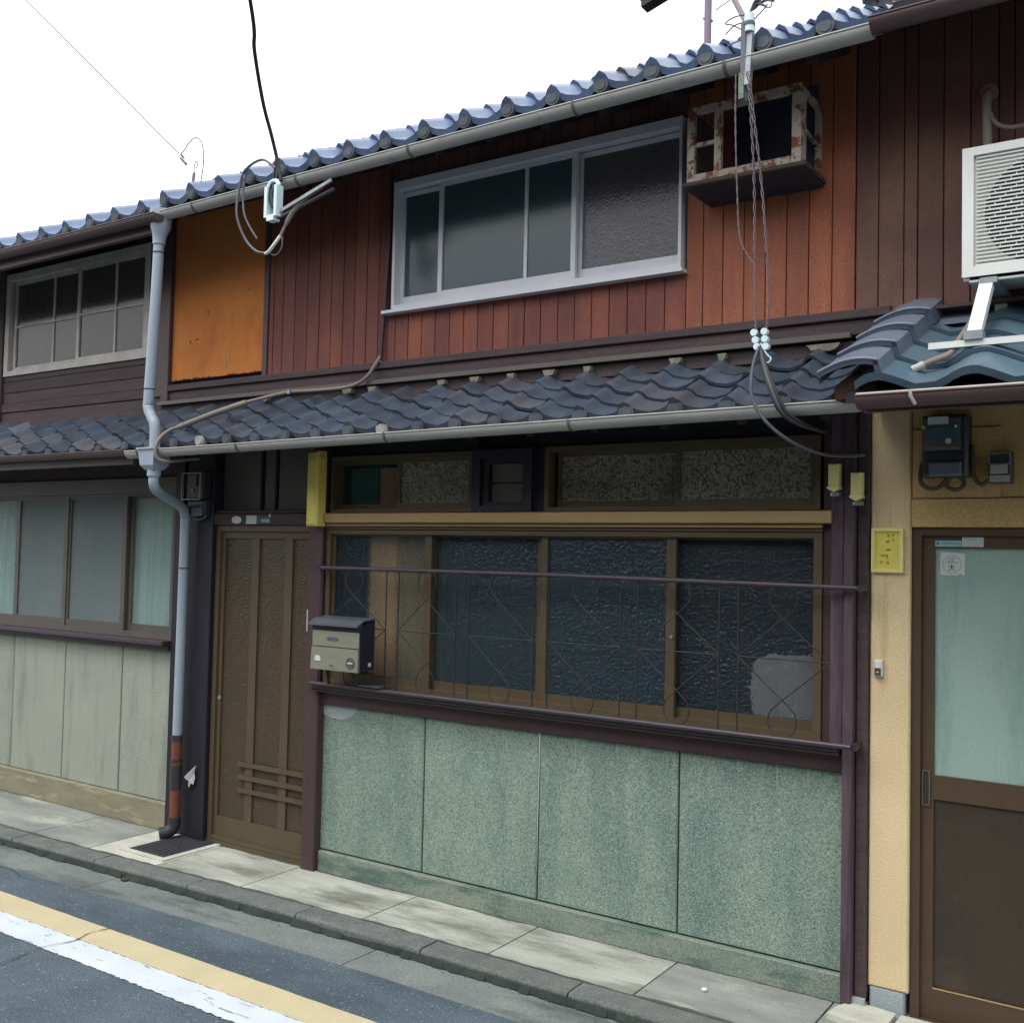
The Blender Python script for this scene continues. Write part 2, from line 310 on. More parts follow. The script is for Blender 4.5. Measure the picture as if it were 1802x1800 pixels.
# ------------------------------------------------------------------ mesh helpers
class MB:
    def __init__(s):
        s.v, s.f, s.sm = [], [], []
    def add(s, vs, fs, smooth=False):
        n = len(s.v)
        s.v += [Vector(a) for a in vs]
        for f in fs:
            s.f.append([i + n for i in f]); s.sm.append(smooth)
        return s
    def box(s, x0, x1, y0, y1, z0, z1):
        if x0 > x1: x0, x1 = x1, x0
        if y0 > y1: y0, y1 = y1, y0
        if z0 > z1: z0, z1 = z1, z0
        v = [(x0, y0, z0), (x1, y0, z0), (x1, y1, z0), (x0, y1, z0), (x0, y0, z1), (x1, y0, z1), (x1, y1, z1), (x0, y1, z1)]
        return s.add(v, [(0, 3, 2, 1), (4, 5, 6, 7), (0, 1, 5, 4), (1, 2, 6, 5), (2, 3, 7, 6), (3, 0, 4, 7)])
    def bbox(s, x0, x1, y0, y1, z0, z1, b=0.003):      # box with chamfered front edges (front = low y)
        if x0 > x1: x0, x1 = x1, x0
        if z0 > z1: z0, z1 = z1, z0
        v = [(x0, y1, z0), (x1, y1, z0), (x1, y1, z1), (x0, y1, z1), (x0, y0 + b, z0), (x1, y0 + b, z0), (x1, y0 + b, z1), (x0, y0 + b, z1),
             (x0 + b, y0, z0 + b), (x1 - b, y0, z0 + b), (x1 - b, y0, z1 - b), (x0 + b, y0, z1 - b)]
        return s.add(v, [(0, 3, 2, 1), (0, 1, 5, 4), (1, 2, 6, 5), (2, 3, 7, 6), (3, 0, 4, 7), (4, 5, 9, 8), (5, 6, 10, 9), (6, 7, 11, 10), (7, 4, 8, 11), (8, 9, 10, 11)])
    def beam(s, p0, p1, w, h, up=(0, 0, 1)):
        p0, p1 = Vector(p0), Vector(p1)
        d = (p1 - p0).normalized()
        a = d.cross(Vector(up)).normalized() * w / 2
        b = a.cross(d).normalized() * h / 2
        v = [p + i * a + j * b for p in (p0, p1) for i, j in ((-1, -1), (1, -1), (1, 1), (-1, 1))]
        return s.add(v, [(0, 1, 2, 3), (7, 6, 5, 4), (0, 4, 5, 1), (1, 5, 6, 2), (2, 6, 7, 3), (3, 7, 4, 0)])
    def tube(s, pts, r, n=8, caps=True):
        pts = [Vector(p) for p in pts]
        rs = r if isinstance(r, (list, tuple)) else [r] * len(pts)
        prev, base = None, len(s.v)
        vs, fs = [], []
        for i, p in enumerate(pts):
            d = (pts[min(i + 1, len(pts) - 1)] - pts[max(i - 1, 0)]).normalized()
            if prev is None:
                a = d.cross(Vector((0, 0, 1)) if abs(d.z) < 0.9 else Vector((0, 1, 0))).normalized()
            else:
                a = (prev - d * prev.dot(d)).normalized()
            prev = a
            b = d.cross(a)
            for k in range(n):
                t = 2 * PI * k / n
                vs.append(p + (a * math.cos(t) + b * math.sin(t)) * rs[i])
        for i in range(len(pts) - 1):
            for k in range(n):
                k2 = (k + 1) % n
                fs.append((i * n + k, i * n + k2, (i + 1) * n + k2, (i + 1) * n + k))
        s.add(vs, fs, True)
        if caps:
            s.add(vs[:n], [tuple(range(n - 1, -1, -1))])
            s.add(vs[-n:], [tuple(range(n))])
        return s
    def disc(s, c, r, th, n=16, ax=1):                  # short cylinder along y, front at c.y
        c = Vector(c)
        v = []
        for k in range(2):
            for i in range(n):
                t = 2 * PI * i / n
                v.append(c + Vector((math.cos(t) * r, k * th, math.sin(t) * r)))
        f = [tuple(range(n))] + [tuple(range(2 * n - 1, n - 1, -1))] + [(i, (i + 1) % n, n + (i + 1) % n, n + i) for i in range(n)]
        return s.add(v, f)
    def prism(s, poly, y0, y1):                         # poly in (x, z), extruded along y
        n = len(poly)
        v = [(p[0], y0, p[1]) for p in poly] + [(p[0], y1, p[1]) for p in poly]
        return s.add(v, [tuple(range(n - 1, -1, -1)), tuple(range(n, 2 * n))] + [(i, (i + 1) % n, n + (i + 1) % n, n + i) for i in range(n)])
    def build(s, name, m, parent=None, **props):
        lo = Vector([min(v[i] for v in s.v) for i in range(3)])
        hi = Vector([max(v[i] for v in s.v) for i in range(3)])
        c = (lo + hi) / 2
        c.z = lo.z
        me = bpy.data.meshes.new(name)
        me.from_pydata([v - c for v in s.v], [], s.f)
        for p, sm in zip(me.polygons, s.sm):
            p.use_smooth = sm
        me.materials.append(MT[m])
        me.update()
        o = bpy.data.objects.new(name, me)
        C.objects.link(o)
        o.location = c - (wloc(parent) if parent else Vector())
        o.parent = parent
        for k, v in props.items():
            o[k] = v
        return o

def wloc(o):
    l = Vector()
    while o:
        l += o.location
        o = o.parent
    return l

def thing(name, loc, label, cat, group=None):
    o = bpy.data.objects.new(name, None)
    o.empty_display_size = 0.1
    C.objects.link(o)
    o.location = loc
    o['label'] = label
    o['category'] = cat
    if group: o['group'] = group
    return o

def inst(src, name, loc, rot=(0, 0, 0), scale=(1, 1, 1), parent=None, m=None):
    o = bpy.data.objects.new(name, src)
    C.objects.link(o)
    o.location = Vector(loc) - (wloc(parent) if parent else Vector())
    o.rotation_euler = rot
    o.scale = scale
    o.parent = parent
    if m:
        o.material_slots[0].link = 'OBJECT'
        o.material_slots[0].material = MT[m]
    return o

def spline(pts, k=6):
    P = [Vector(p) for p in pts]
    P = [P[0] * 2 - P[1]] + P + [P[-1] * 2 - P[-2]]
    out = []
    for i in range(1, len(P) - 2):
        for j in range(k):
            t = j / k
            a, b, c, d = P[i - 1], P[i], P[i + 1], P[i + 2]
            out.append(0.5 * ((2 * b) + (c - a) * t + (2 * a - 5 * b + 4 * c - d) * t * t + (3 * b - a - 3 * c + d) * t ** 3))
    out.append(P[-2])
    return out

def B(x0, x1, y0, y1, z0, z1, name, m, parent=None, b=None, **k):
    mb = MB()
    (mb.bbox(x0, x1, y0, y1, z0, z1, b) if b else mb.box(x0, x1, y0, y1, z0, z1))
    return mb.build(name, m, parent, **k)

def frame(mb, x0, x1, z0, z1, y0, y1, wl, wr=None, wb=None, wt_=None):
    wr = wl if wr is None else wr
    wb = wl if wb is None else wb
    wt_ = wl if wt_ is None else wt_
    mb.box(x0, x0 + wl, y0, y1, z0, z1)
    mb.box(x1 - wr, x1, y0, y1, z0, z1)
    mb.box(x0 + wl, x1 - wr, y0, y1, z0, z0 + wb)
    mb.box(x0 + wl, x1 - wr, y0, y1, z1 - wt_, z1)
    return mb

def wavy(x0, x1, y, z0, z1, amp=0.006, n=40, waves=9):
    mb = MB()
    v, f = [], []
    for i in range(n + 1):
        x = x0 + (x1 - x0) * i / n
        yy = y + amp * math.sin(i / n * waves * 2 * PI) + amp * 0.5 * math.sin(i * 1.7)
        v += [(x, yy, z0), (x, yy, z1)]
        if i: f.append((2 * i - 2, 2 * i, 2 * i + 1, 2 * i - 1))
    return mb.add(v, f, True)

# ------------------------------------------------------------------ ground, road, kerb, pavement
def kerb_y(x):
    return -0.575 - 0.034 * max(0.0, -3.4 - x) if x > -7 else -0.70

B(-200, 200, -200, 200, -0.30, -0.20, 'ground', 'ground', kind='structure')
mb = MB()
xs = [-30 + i * 1.0 for i in range(51)]
v, f = [], []
for i, x in enumerate(xs):
    e = kerb_y(x) - 0.255 + 0.012 * math.sin(x * 3.1) + 0.01 * math.sin(x * 7.7)
    v += [(x, e, -0.046), (x, -6.4, -0.046), (x, -6.4, -0.19), (x, e, -0.19)]
    if i:
        a, b = 4 * (i - 1), 4 * i
        f += [(a, a + 1, b + 1, b), (a, b, b + 3, a + 3), (a + 1, a + 2, b + 2, b + 1)]
mb.add(v, f)
mb.build('road', 'asphalt', kind='structure')
B(-30, 20, -14, -6.4, -0.19, 0.02, 'far_pavement', 'slab_dark', kind='structure')

gut = thing('gutter_strip', (-3, -0.7, -0.2), 'x', 'x'); del gut['label']; del gut['category']; gut['kind'] = 'structure'
x = -14.0
while x < 3:
    x2 = x + 1.8
    mb = MB()
    k0, k1 = kerb_y(x), kerb_y(x2)
    g = 0.003
    v = [(x + g, k0, -0.052), (x2 - g, k1, -0.052), (x2 - g, k1 - 0.30, -0.05), (x + g, k0 - 0.30, -0.05)]
    mb.add(v + [(p[0], p[1], -0.19) for p in v], [(3, 2, 1, 0), (4, 5, 6, 7), (0, 1, 5, 4), (1, 2, 6, 5), (2, 3, 7, 6), (3, 0, 4, 7)])
    mb.build('gutter_block', 'gutter_con', gut)
    x = x2

kb = thing('kerb', (-3, -0.5, -0.19), 'x', 'x'); del kb['label']; del kb['category']; kb['kind'] = 'structure'
x = -13.6
i = 0
while x < 2.6:
    x2 = x + 0.76
    k0, k1, g = kerb_y(x), kerb_y(x2), 0.004
    h = random.uniform(-0.002, 0.002)
    ins = 0.125 if x > -3.8 else 0.13
    mb = MB()
    c = 0.012
    prof = [(0.0, -0.19), (0.0, -c), (c * 0.4, -c * 0.3), (c, 0.0), (ins, 0.002), (ins, -0.19)]
    v = [(x + g, k0 + p[0], p[1] + h) for p in prof] + [(x2 - g, k1 + p[0], p[1] + h) for p in prof]
    n = len(prof)
    mb.add(v, [tuple(range(n)), tuple(range(2 * n - 1, n - 1, -1))] + [(a, n + a, n + (a + 1) % n, (a + 1) % n) for a in range(n)])
    mb.build('kerb_stone', 'kerb', kb)
    x = x2
mb = MB()
for j in range(340):
    x = -13 + j * 0.045
    w = random.uniform(0.008, 0.026)
    k = kerb_y(x)
    mb.add([(x, k - w, -0.0475), (x + 0.05, kerb_y(x + .05) - w * 0.8, -0.0475), (x + 0.05, kerb_y(x + .05) - .0015, -0.020), (x, k - .0015, -0.020)], [(0, 1, 2, 3)])
mb.build('kerb_foot_strip', 'moss', kind='stuff')  # dark ragged strip on the kerb face, moss included

pv = thing('pavement', (-3, -0.2, -0.19), 'x', 'x'); del pv['label']; del pv['category']; pv['kind'] = 'structure'
joints = [-13, -11.8, -10.6, -9.4, -8.3, -7.15, -6.025, -5.47, -4.89, -4.245, -3.42, -2.69, -1.977, -1.30, -0.3, 0.9, 2.4]
for a, b in zip(joints[:-1], joints[1:]):
    g = 0.004
    k0, k1 = kerb_y(a) + 0.13, kerb_y(b) + 0.13
    if a > -3.9: k0, k1 = kerb_y(a) + 0.127, kerb_y(b) + 0.127
    mm = 'slab'
    if b < -6 or a > -2.2: mm = 'slab_dark'
    if a == -6.025: mm = 'slab_dark'
    if a == -5.47: mm = 'slab_light'
    v = [(a + g, k0, 0.0), (b - g, k1, 0.0), (b - g, 0.12, 0.004), (a + g, 0.12, 0.004)]
    mb = MB()
    mb.add(v + [(p[0], p[1], -0.19) for p in v], [(0, 1, 2, 3), (4, 7, 6, 5), (0, 4, 5, 1), (1, 5, 6, 2), (2, 6, 7, 3), (3, 7, 4, 0)])
    mb.build('pavement_slab', mm, pv)
B(-13, 2.4, -0.5, 0.12, -0.18, -0.012, 'joint_bedding', 'moss', pv)
def dirt_line(y0f, side, z, wmin, wmax, name, x0=-13, x1=2.0, step=0.03):
    mb = MB()
    v, f = [], []
    n = int((x1 - x0) / step)
    w = 0.01
    for i in range(n + 1):
        x = x0 + i * step
        w = min(wmax, max(wmin, w + random.uniform(-1, 1) * (wmax - wmin) * 0.35))
        y = y0f(x)
        v += [(x, y + 0.003 * -side, z), (x, y + side * w, z)]
        if i: f.append((2 * i - 2, 2 * i, 2 * i + 1, 2 * i - 1))
    mb.add(v, f)
    mb.build(name, 'grime', kind='stuff')
MT['lime'] = mat('lime_runs', S(150, 166, 154), S(136, 154, 144), (40, 40, 9), 0.9)
MT['grime'] = mat('brownish_grime', S(92, 94, 84), S(70, 76, 70), (14, 14, 14), 1.0, 0.6, 90)
dirt_line(lambda x: kerb_y(x) + 0.127, 1, 0.0035, 0.002, 0.022, 'kerb_joint_grime')
dirt_line(lambda x: -0.022 if x > -4.13 else (-0.02), -1, 0.0055, 0.002, 0.016, 'wall_foot_grime', -13, -1.27)
# sheets on the road
def strip(x0, x1, y0, y1, z, name, m, n=120, rag=0.004, **k):
    mb = MB()
    v, f = [], []
    for i in range(n + 1):
        x = x0 + (x1 - x0) * i / n
        r1, r2 = random.uniform(-rag, rag), random.uniform(-rag, rag)
        v += [(x, y0 + r1, z), (x, y1 + r2, z)]
        if i: f.append((2 * i - 2, 2 * i, 2 * i + 1, 2 * i - 1))
    mb.add(v, f)
    return mb.build(name, m, None, **k)
strip(-13, 3, -1.330, -1.166, -0.0415, 'yellow_line', 'yellow', 200, 0.002, kind='structure')
strip(-13, 3, -1.487, -1.331, -0.0415, 'white_line', 'white_line', 1100, 0.005, kind='structure')
def crack(pts, w, name):
    mb = MB()
    P = spline([(p[0], p[1], -0.0375) for p in pts], 5)
    v, f = [], []
    for i, p in enumerate(P):
        d = (P[min(i + 1, len(P) - 1)] - P[max(0, i - 1)]).normalized()
        nrm = Vector((-d.y, d.x, 0)) * w * random.uniform(0.3, 1.0)
        v += [p + nrm, p - nrm]
        if i: f.append((2 * i - 2, 2 * i - 1, 2 * i + 1, 2 * i))
    mb.add(v, f)
    for q in f: pass
    mb.build(name, 'crack', kind='structure')
crack([(-4.34, -1.16), (-4.36, -1.26), (-4.33, -1.36), (-4.37, -1.5), (-4.34, -1.75), (-4.42, -2.1)], 0.004, 'road_crack')
crack([(-5.9, -1.0), (-5.6, -0.93), (-5.35, -0.97), (-5.1, -0.9)], 0.003, 'road_crack')

# ------------------------------------------------------------------ roof tiles
def tile_profile(u, roll=0.032, pan=0.018, rw=0.32):
    return roll * math.sin(PI * u / rw) ** 0.85 if u < rw else -pan * math.sin(PI * (u - rw) / (1 - rw))
def tile_mesh(name, w, L, th, lift, roll, pan, m, apron=0.0, disc=None, rw=0.32):
    us = [0, 0.06, 0.16, 0.26, 0.32, 0.45, 0.66, 0.87, 1.0]
    mb = MB()
    top, fb = [], []
    for u in us:
        z = tile_profile(u, roll, pan, rw)
        top += [(u * w, 0, z + lift), (u * w, L, z)]
        fb.append((u * w, 0.0, z + lift - th - apron))
    n = len(us)
    fs = [(2 * i, 2 * i + 2, 2 * i + 3, 2 * i + 1) for i in range(n - 1)]
    mb.add(top, fs, True)
    front = [t for t in top[0::2]]
    mb.add([Vector(p) + Vector((0, 0, -0.0002)) for p in front] + fb, [(n + i, n + i + 1, i + 1, i) for i in range(n - 1)])
    mb.add([top[0], top[1], (0, L, -th), fb[0]], [(0, 1, 2, 3)])
    mb.add([top[-2], top[-1], (w, L, -th), fb[-1]], [(3, 2, 1, 0)])
    me = bpy.data.meshes.new(name)
    me.from_pydata(mb.v, [], mb.f)
    for p, sm in zip(me.polygons, mb.sm): p.use_smooth = sm
    me.materials.append(MT[m])
    return me
def disc_mesh(name, r, m):
    mb = MB().disc((0, 0, 0), r, 0.03, 14)
    mb.disc((0, -0.003, 0), r * 0.7, 0.003, 12)
    me = bpy.data.meshes.new(name)
    me.from_pydata(mb.v, [], mb.f)
    me.materials.append(MT[m])
    return me

def tiled_roof(roof, x_end, ncols, pitch, y0, z0, slope, rows, expo, tmesh, emesh, dmesh, discr, jit=0.004, white=(), dsurf=None, first_dir=-1):
    ang = math.atan(slope)
    for c in range(ncols):
        x = x_end - (c + 1) * pitch
        for r in range(rows):
            d = r * expo
            jx, jz = random.uniform(-jit, jit), random.uniform(-jit, jit) * 0.8
            me = emesh if r == 0 else tmesh
            pale = 'tile_pale' if random.random() < 0.015 else ('tile_dull' if random.random() < 0.07 else None)
            if tmesh is t_up or tmesh is t_nb: pale = None
            inst(me, 'roof_tile', (x + jx, y0 + d * math.cos(ang), z0 + d * math.sin(ang) + jz), (ang + random.uniform(-.014, .014), random.uniform(-.014, .014), 0), parent=roof, m=pale)
        dm = 'white_disc' if c in white else None
        inst(dmesh, 'tile_end_disc', (x + pitch * 0.16, y0 - 0.012, z0 + (0.012 if tmesh is t_up or tmesh is t_nb else 0.002)), parent=roof, m=dm)

t_low = tile_mesh('tile_low', 0.221, 0.17, 0.014, 0.018, 0.031, 0.020, 'tile')
e_low = tile_mesh('eaves_tile_low', 0.221, 0.17, 0.014, 0.018, 0.031, 0.020, 'tile', 0.012)
t_up = tile_mesh('tile_up', 0.237, 0.26, 0.018, 0.026, 0.044, 0.026, 'tile_up')
e_up = tile_mesh('eaves_tile_up', 0.237, 0.26, 0.018, 0.026, 0.044, 0.026, 'tile_up', 0.014)
t_nb = tile_mesh('tile_nb', 0.25, 0.26, 0.018, 0.026, 0.044, 0.026, 'tile_up')
e_nb = tile_mesh('eaves_tile_nb', 0.25, 0.26, 0.018, 0.026, 0.044, 0.026, 'tile_up', 0.014)
t_nbl = tile_mesh('tile_nb_low', 0.257, 0.17, 0.014, 0.018, 0.031, 0.020, 'tile')
e_nbl = tile_mesh('eaves_tile_nb_low', 0.257, 0.17, 0.014, 0.018, 0.031, 0.020, 'tile', 0.012)
t_r = tile_mesh('tile_right', 0.30, 0.26, 0.016, 0.024, 0.028, 0.024, 'tile_blue', rw=0.5)
e_r = tile_mesh('eaves_tile_right', 0.30, 0.26, 0.016, 0.024, 0.028, 0.024, 'tile_blue', 0.012, rw=0.5)
d_m = disc_mesh('tile_disc', 0.036, 'disc')

def gutter(x0, x1, y, z0, z1, r, name, m, parent, th=0.003, n=12, ext=0.15):
    """half-round trough; z is the height of the rim"""
    mb = MB()
    prof = []
    for i in range(n + 1):
        t = PI + PI * i / n
        prof.append((math.cos(t) * r, math.sin(t) * r * 1.0))
    inner = [(a * (1 - th / r * 1.6), b * (1 - th / r * 1.6)) for a, b in reversed(prof)]
    loop = prof + inner
    k = len(loop)
    v = [(x0, y + a, z0 + b) for a, b in loop] + [(x1, y + a, z1 + b) for a, b in loop]
    fs = [(i, (i + 1) % k, k + (i + 1) % k, k + i) for i in range(k)]
    mb.add(v, fs, True)
    mb.add([(x0, y + a, z0 + b) for a, b in prof], [tuple(range(n + 1))])
    mb.add([(x1, y + a, z1 + b) for a, b in prof], [tuple(range(n, -1, -1))])
    # rolled front rim
    mb.tube([(x0, y - r, z0), (x1, y - r, z1)], 0.004, 6)
    return mb.build(name, m, parent)
def gutter_straps(xs, y, zf, r, parent, m='strap'):
    for x in xs:
        z = zf(x)
        pts = []
        for i in range(11):
            t = PI * 0.96 + (PI * 0.75) * i / 10
            pts.append((x, y + math.cos(t) * (r + 0.003), z + math.sin(t) * (r + 0.003)))
        mb = MB()
        for a, b in zip(pts[:-1], pts[1:]):
            mb.beam(a, b, 0.012, 0.003, (0, 0, 1) if abs(Vector(b).z - Vector(a).z) < abs(Vector(b).y - Vector(a).y) else (0, 1, 0))
        mb.build('gutter_strap', m, parent)

def roof_deck(parent, x0, x1, y0, z0, slope, depth, name='roof', m='soffit', th=0.05, rafters=True, back=True):
    mb = MB()
    z1 = z0 + slope * depth
    prof = [(y0, z0), (y0 + depth, z1), (y0 + depth, z1 - th), (y0, z0 - th)]
    if back: prof = [(y0, z0), (y0 + depth, z1), (y0 + 2 * depth, z0), (y0 + 2 * depth, z0 - th), (y0 + depth, z1 - th), (y0, z0 - th)]
    n = len(prof)
    v = [(x0, a, b) for a, b in prof] + [(x1, a, b) for a, b in prof]
    mb.add(v, [(i, n + i, n + (i + 1) % n, (i + 1) % n) for i in range(n)])
    if back:
        mb.add(v[:n], [(0, 1, 4, 5), (1, 2, 3, 4)]); mb.add(v[n:], [(5, 4, 1, 0), (4, 3, 2, 1)])
    else:
        mb.add(v[:n], [(0, 1, 2, 3)]); mb.add(v[n:], [(3, 2, 1, 0)])
    return mb.build(name, m, parent)

def rafters(parent, x0, x1, y0, z0, slope, depth, step=0.3, s=0.045):
    x = x0 + 0.1
    while x < x1:
        mb = MB().beam((x, y0 + 0.06, z0 - 0.05 - s / 2 + slope * 0.06), (x, y0 + depth, z0 - 0.05 - s / 2 + slope * depth), s, s)
        mb.build('rafter', 'soffit', parent)
        x += step

def boards(parent, edges, z0f, z1, y, m, gap=0.004, name='siding_board'):
    for a, b in zip(edges[:-1], edges[1:]):
        zb = z0f(a) if callable(z0f) else z0f
        B(a + gap / 2, b - gap / 2, y + random.uniform(-0.001, 0.001), y + 0.02, zb, z1, name, m, parent, b=0.002)
SL = 0.495   # upper roof slope
UY, UZ = -0.49, 3.712        # front edge of the upper tiles (main house)

# ------------------------------------------------------------------ MAIN HOUSE
H = thing('wooden_townhouse', (-3.2, 0, 0), 'two-storey wooden townhouse with red-brown board upper wall and green stone panels below', 'house')
# body
mb = MB()
mb.box(-5.5, -1.175, 0.14, 5.4, -0.15, 4.0)
mb.build('house_body', 'house_body', H)
# upper wall backing behind the boards (around the window opening)
wall = MB()
wall.box(-5.53, -3.72, 0.02, 0.14, 2.66, 4.0)
wall.box(-2.00, -1.25, 0.02, 0.14, 2.66, 4.0)
wall.box(-3.72, -2.00, 0.02, 0.14, 2.66, 3.03)
wall.box(-3.72, -2.00, 0.02, 0.14, 3.73, 4.0)
uw = wall.build('upper_wall', 'interior', H)
el = [-4.662 + 0.0 * i for i in range(1)]
el = [-4.662, -4.625, -4.549, -4.451, -4.351, -4.257, -4.164, -4.073, -3.988, -3.900, -3.813, -3.745]
boards(uw, el, 2.768, 3.95, 0.0, 'board_red')
em = [-3.745, -3.690, -3.600, -3.508, -3.417, -3.323, -3.232, -3.142, -3.047, -2.954, -2.860, -2.766, -2.668, -2.573, -2.480, -2.385, -2.290, -2.195, -2.100, -1.996]
boards(uw, em, 2.768, 3.018, 0.0, 'board_red')
boards(uw, em, 3.74, 3.95, 0.0, 'board_brown')
er = [-1.996, -1.915, -1.822, -1.725, -1.628, -1.536, -1.441, -1.343, -1.248]
boards(uw, er, 2.768, 3.95, 0.0, 'board_orange')
B(-5.53, -4.702, 0.0, 0.02, 2.795, 3.95, 'clay_plaster_panel', 'orange', uw)
# plaster chips along the lower edge of the orange panel
mb = MB()
for i in range(46):
    x = -5.5 + random.random() * 0.78
    w = random.uniform(0.004, 0.018)
    mb.box(x, x + w, -0.002, 0.004, 2.795, 2.795 + random.uniform(0.002, 0.009))
mb.build('plaster_edge_chips', 'dark_wood', uw, kind='stuff')
mb = MB()
random.seed(31)
for grp, zs in ((el, (2.80, 3.2, 3.6)), (em, (2.795, 2.99)), (er, (2.80, 3.2, 3.6))):
    for a, b in zip(grp[:-1], grp[1:]):
        for z in zs:
            for x in ((a + b) / 2,):
                if random.random() < 0.85: mb.disc((x + random.uniform(-.012, .012), -0.0022, z + random.uniform(-.008, .008)), 0.0032, 0.002, 6)
mb.build('nail_heads', 'strap', uw, kind='stuff')
for (x, z, w, h) in ((-5.36, 3.03, .010, .014), (-5.30, 3.04, .022, .006), (-5.02, 2.86, .004, .03), (-4.99, 2.90, .004, .04), (-4.84, 3.3, .008, .006), (-5.2, 3.2, .005, .016)):
    MB().prism([(x - w, z), (x - w * .4, z - h), (x + w, z - h * .3), (x + w * .6, z + h), (x - w * .2, z + h * .6)], -0.0012, 0.001).build('plaster_mark', 'pipe_rust' if h < .02 else 'mortar', uw)
B(-4.702, -4.662, -0.012, 0.02, 2.76, 3.95, 'post', 'plum_paint', H, b=0.003)
B(-5.60, -5.53, -0.03, 0.10, 2.66, 3.95, 'post', 'plum_paint', H, b=0.004)
# fascia boards above the lower roof
B(-5.53, -1.10, -0.030, 0.02, 2.728, 2.766, 'fascia_board', 'dark_wood', H, b=0.004)
B(-5.60, -1.10, -0.014, 0.02, 2.664, 2.726, 'fascia_board', 'dark_wood', H, b=0.003)
mbf = MB()
mbf.beam((-5.60, -0.036, 2.652), (-1.25, -0.036, 2.660), 0.03, 0.022)
mbf.build('fascia_strip', 'grey_brown', H)
B(-5.60, -1.25, -0.02, 0.02, 2.58, 2.642, 'fascia_board', 'dark_wood', H, b=0.003)

# ---- upper window
W1 = frame(MB(), -3.697, -2.010, 3.040, 3.728, -0.030, 0.10, 0.018, 0.014, 0.022, 0.042).build('upper_window', 'white_alu', H)
B(-3.745, -1.992, -0.055, 0.0, 3.018, 3.034, 'window_sill', 'white_alu', W1)
def sash(par, x0, x1, z0, z1, y, w, m, gm, wb=None, wtp=None, gy=None, mids=(), hm=()):
    s_ = frame(MB(), x0, x1, z0, z1, y, y + 0.022, w, w, wb, wtp)
    for a in mids: s_.box(a - w * 0.35, a + w * 0.35, y + 0.003, y + 0.019, z0 + (wb or w), z1 - (wtp or w))
    s_.build('sash_frame', m, par)
    B(x0 + w, x1 - w, y + 0.010, y + 0.013, z0 + (wb or w), z1 - (wtp or w), 'pane', gm, par)
sash(W1, -3.680, -3.392, 3.068, 3.68, 0.022, 0.022, 'white_alu', 'g_upper', 0.045)
sash(W1, -3.400, -2.568, 3.062, 3.685, -0.012, 0.026, 'white_alu', 'g_upper', 0.045, None, None, (-2.856,))
sash(W1, -2.575, -2.022, 3.068, 3.68, 0.022, 0.022, 'white_alu', 'g_upper_rough', 0.048)
wavy(-3.6, -2.6, 0.085, 3.07, 3.5, 0.006, 40, 8).build('curtain', 'curtain_dim', W1)

# ---- upper roof
Rf = roof_deck(H, -5.03, -1.02, UY + 0.02, UZ - 0.012, SL, 2.9)
rafters(Rf, -5.0, -1.1, UY + 0.02, UZ - 0.012, SL, 0.55)
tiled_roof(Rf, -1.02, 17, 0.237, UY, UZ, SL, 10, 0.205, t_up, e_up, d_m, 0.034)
gutter(-5.02, -1.045, -0.50, 3.644, 3.668, 0.040, 'upper_gutter', 'gutter', H)
zf = lambda x: 3.644 + (x + 5.02) / 3.975 * 0.024
gutter_straps([-4.72, -3.92, -3.18, -2.28, -1.6], -0.50, zf, 0.040, H)
# ---- lower roof
LY, LZ, LS = -0.475, 2.334, 0.56
Lr = roof_deck(H, -5.36, -1.19, LY + 0.02, LZ - 0.012, LS, 0.47, 'lower_roof', back=False, th=0.035)
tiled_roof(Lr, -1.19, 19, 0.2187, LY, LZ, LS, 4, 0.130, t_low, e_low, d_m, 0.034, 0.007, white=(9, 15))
rafters(Lr, -5.3, -1.2, LY + 0.02, LZ - 0.012, LS, 0.46, 0.33, 0.035)
# mortar lumps where the tiles meet the wall
for x, w in ((-4.62, .022), (-3.98, .035), (-3.80, .03), (-3.33, .025), (-3.12, .03), (-2.90, .022), (-2.68, .035), (-2.47, .02), (-2.02, .03), (-1.80, .02), (-1.36, .07)):
    pts = [(x - w, 2.632), (x - w * 0.8, 2.618)]
    for k in range(1, 8):
        pts.append((x - w + 2 * w * k / 8, 2.614 - math.sin(PI * k / 8) * random.uniform(0.004, 0.020)))
    pts += [(x + w * 0.9, 2.62), (x + w, 2.632)]
    mb = MB().prism(pts, -0.052, -0.02)
    mb.build('mortar_patch', 'mortar', Lr)
gutter(-5.235, -1.078, -0.50, 2.290, 2.321, 0.040, 'lower_gutter', 'gutter', H)
zl = lambda x: 2.290 + (x + 5.235) / 4.157 * 0.031
gutter_straps([-5.12, -4.30, -3.28, -2.27, -1.35], -0.50, zl, 0.040, H)

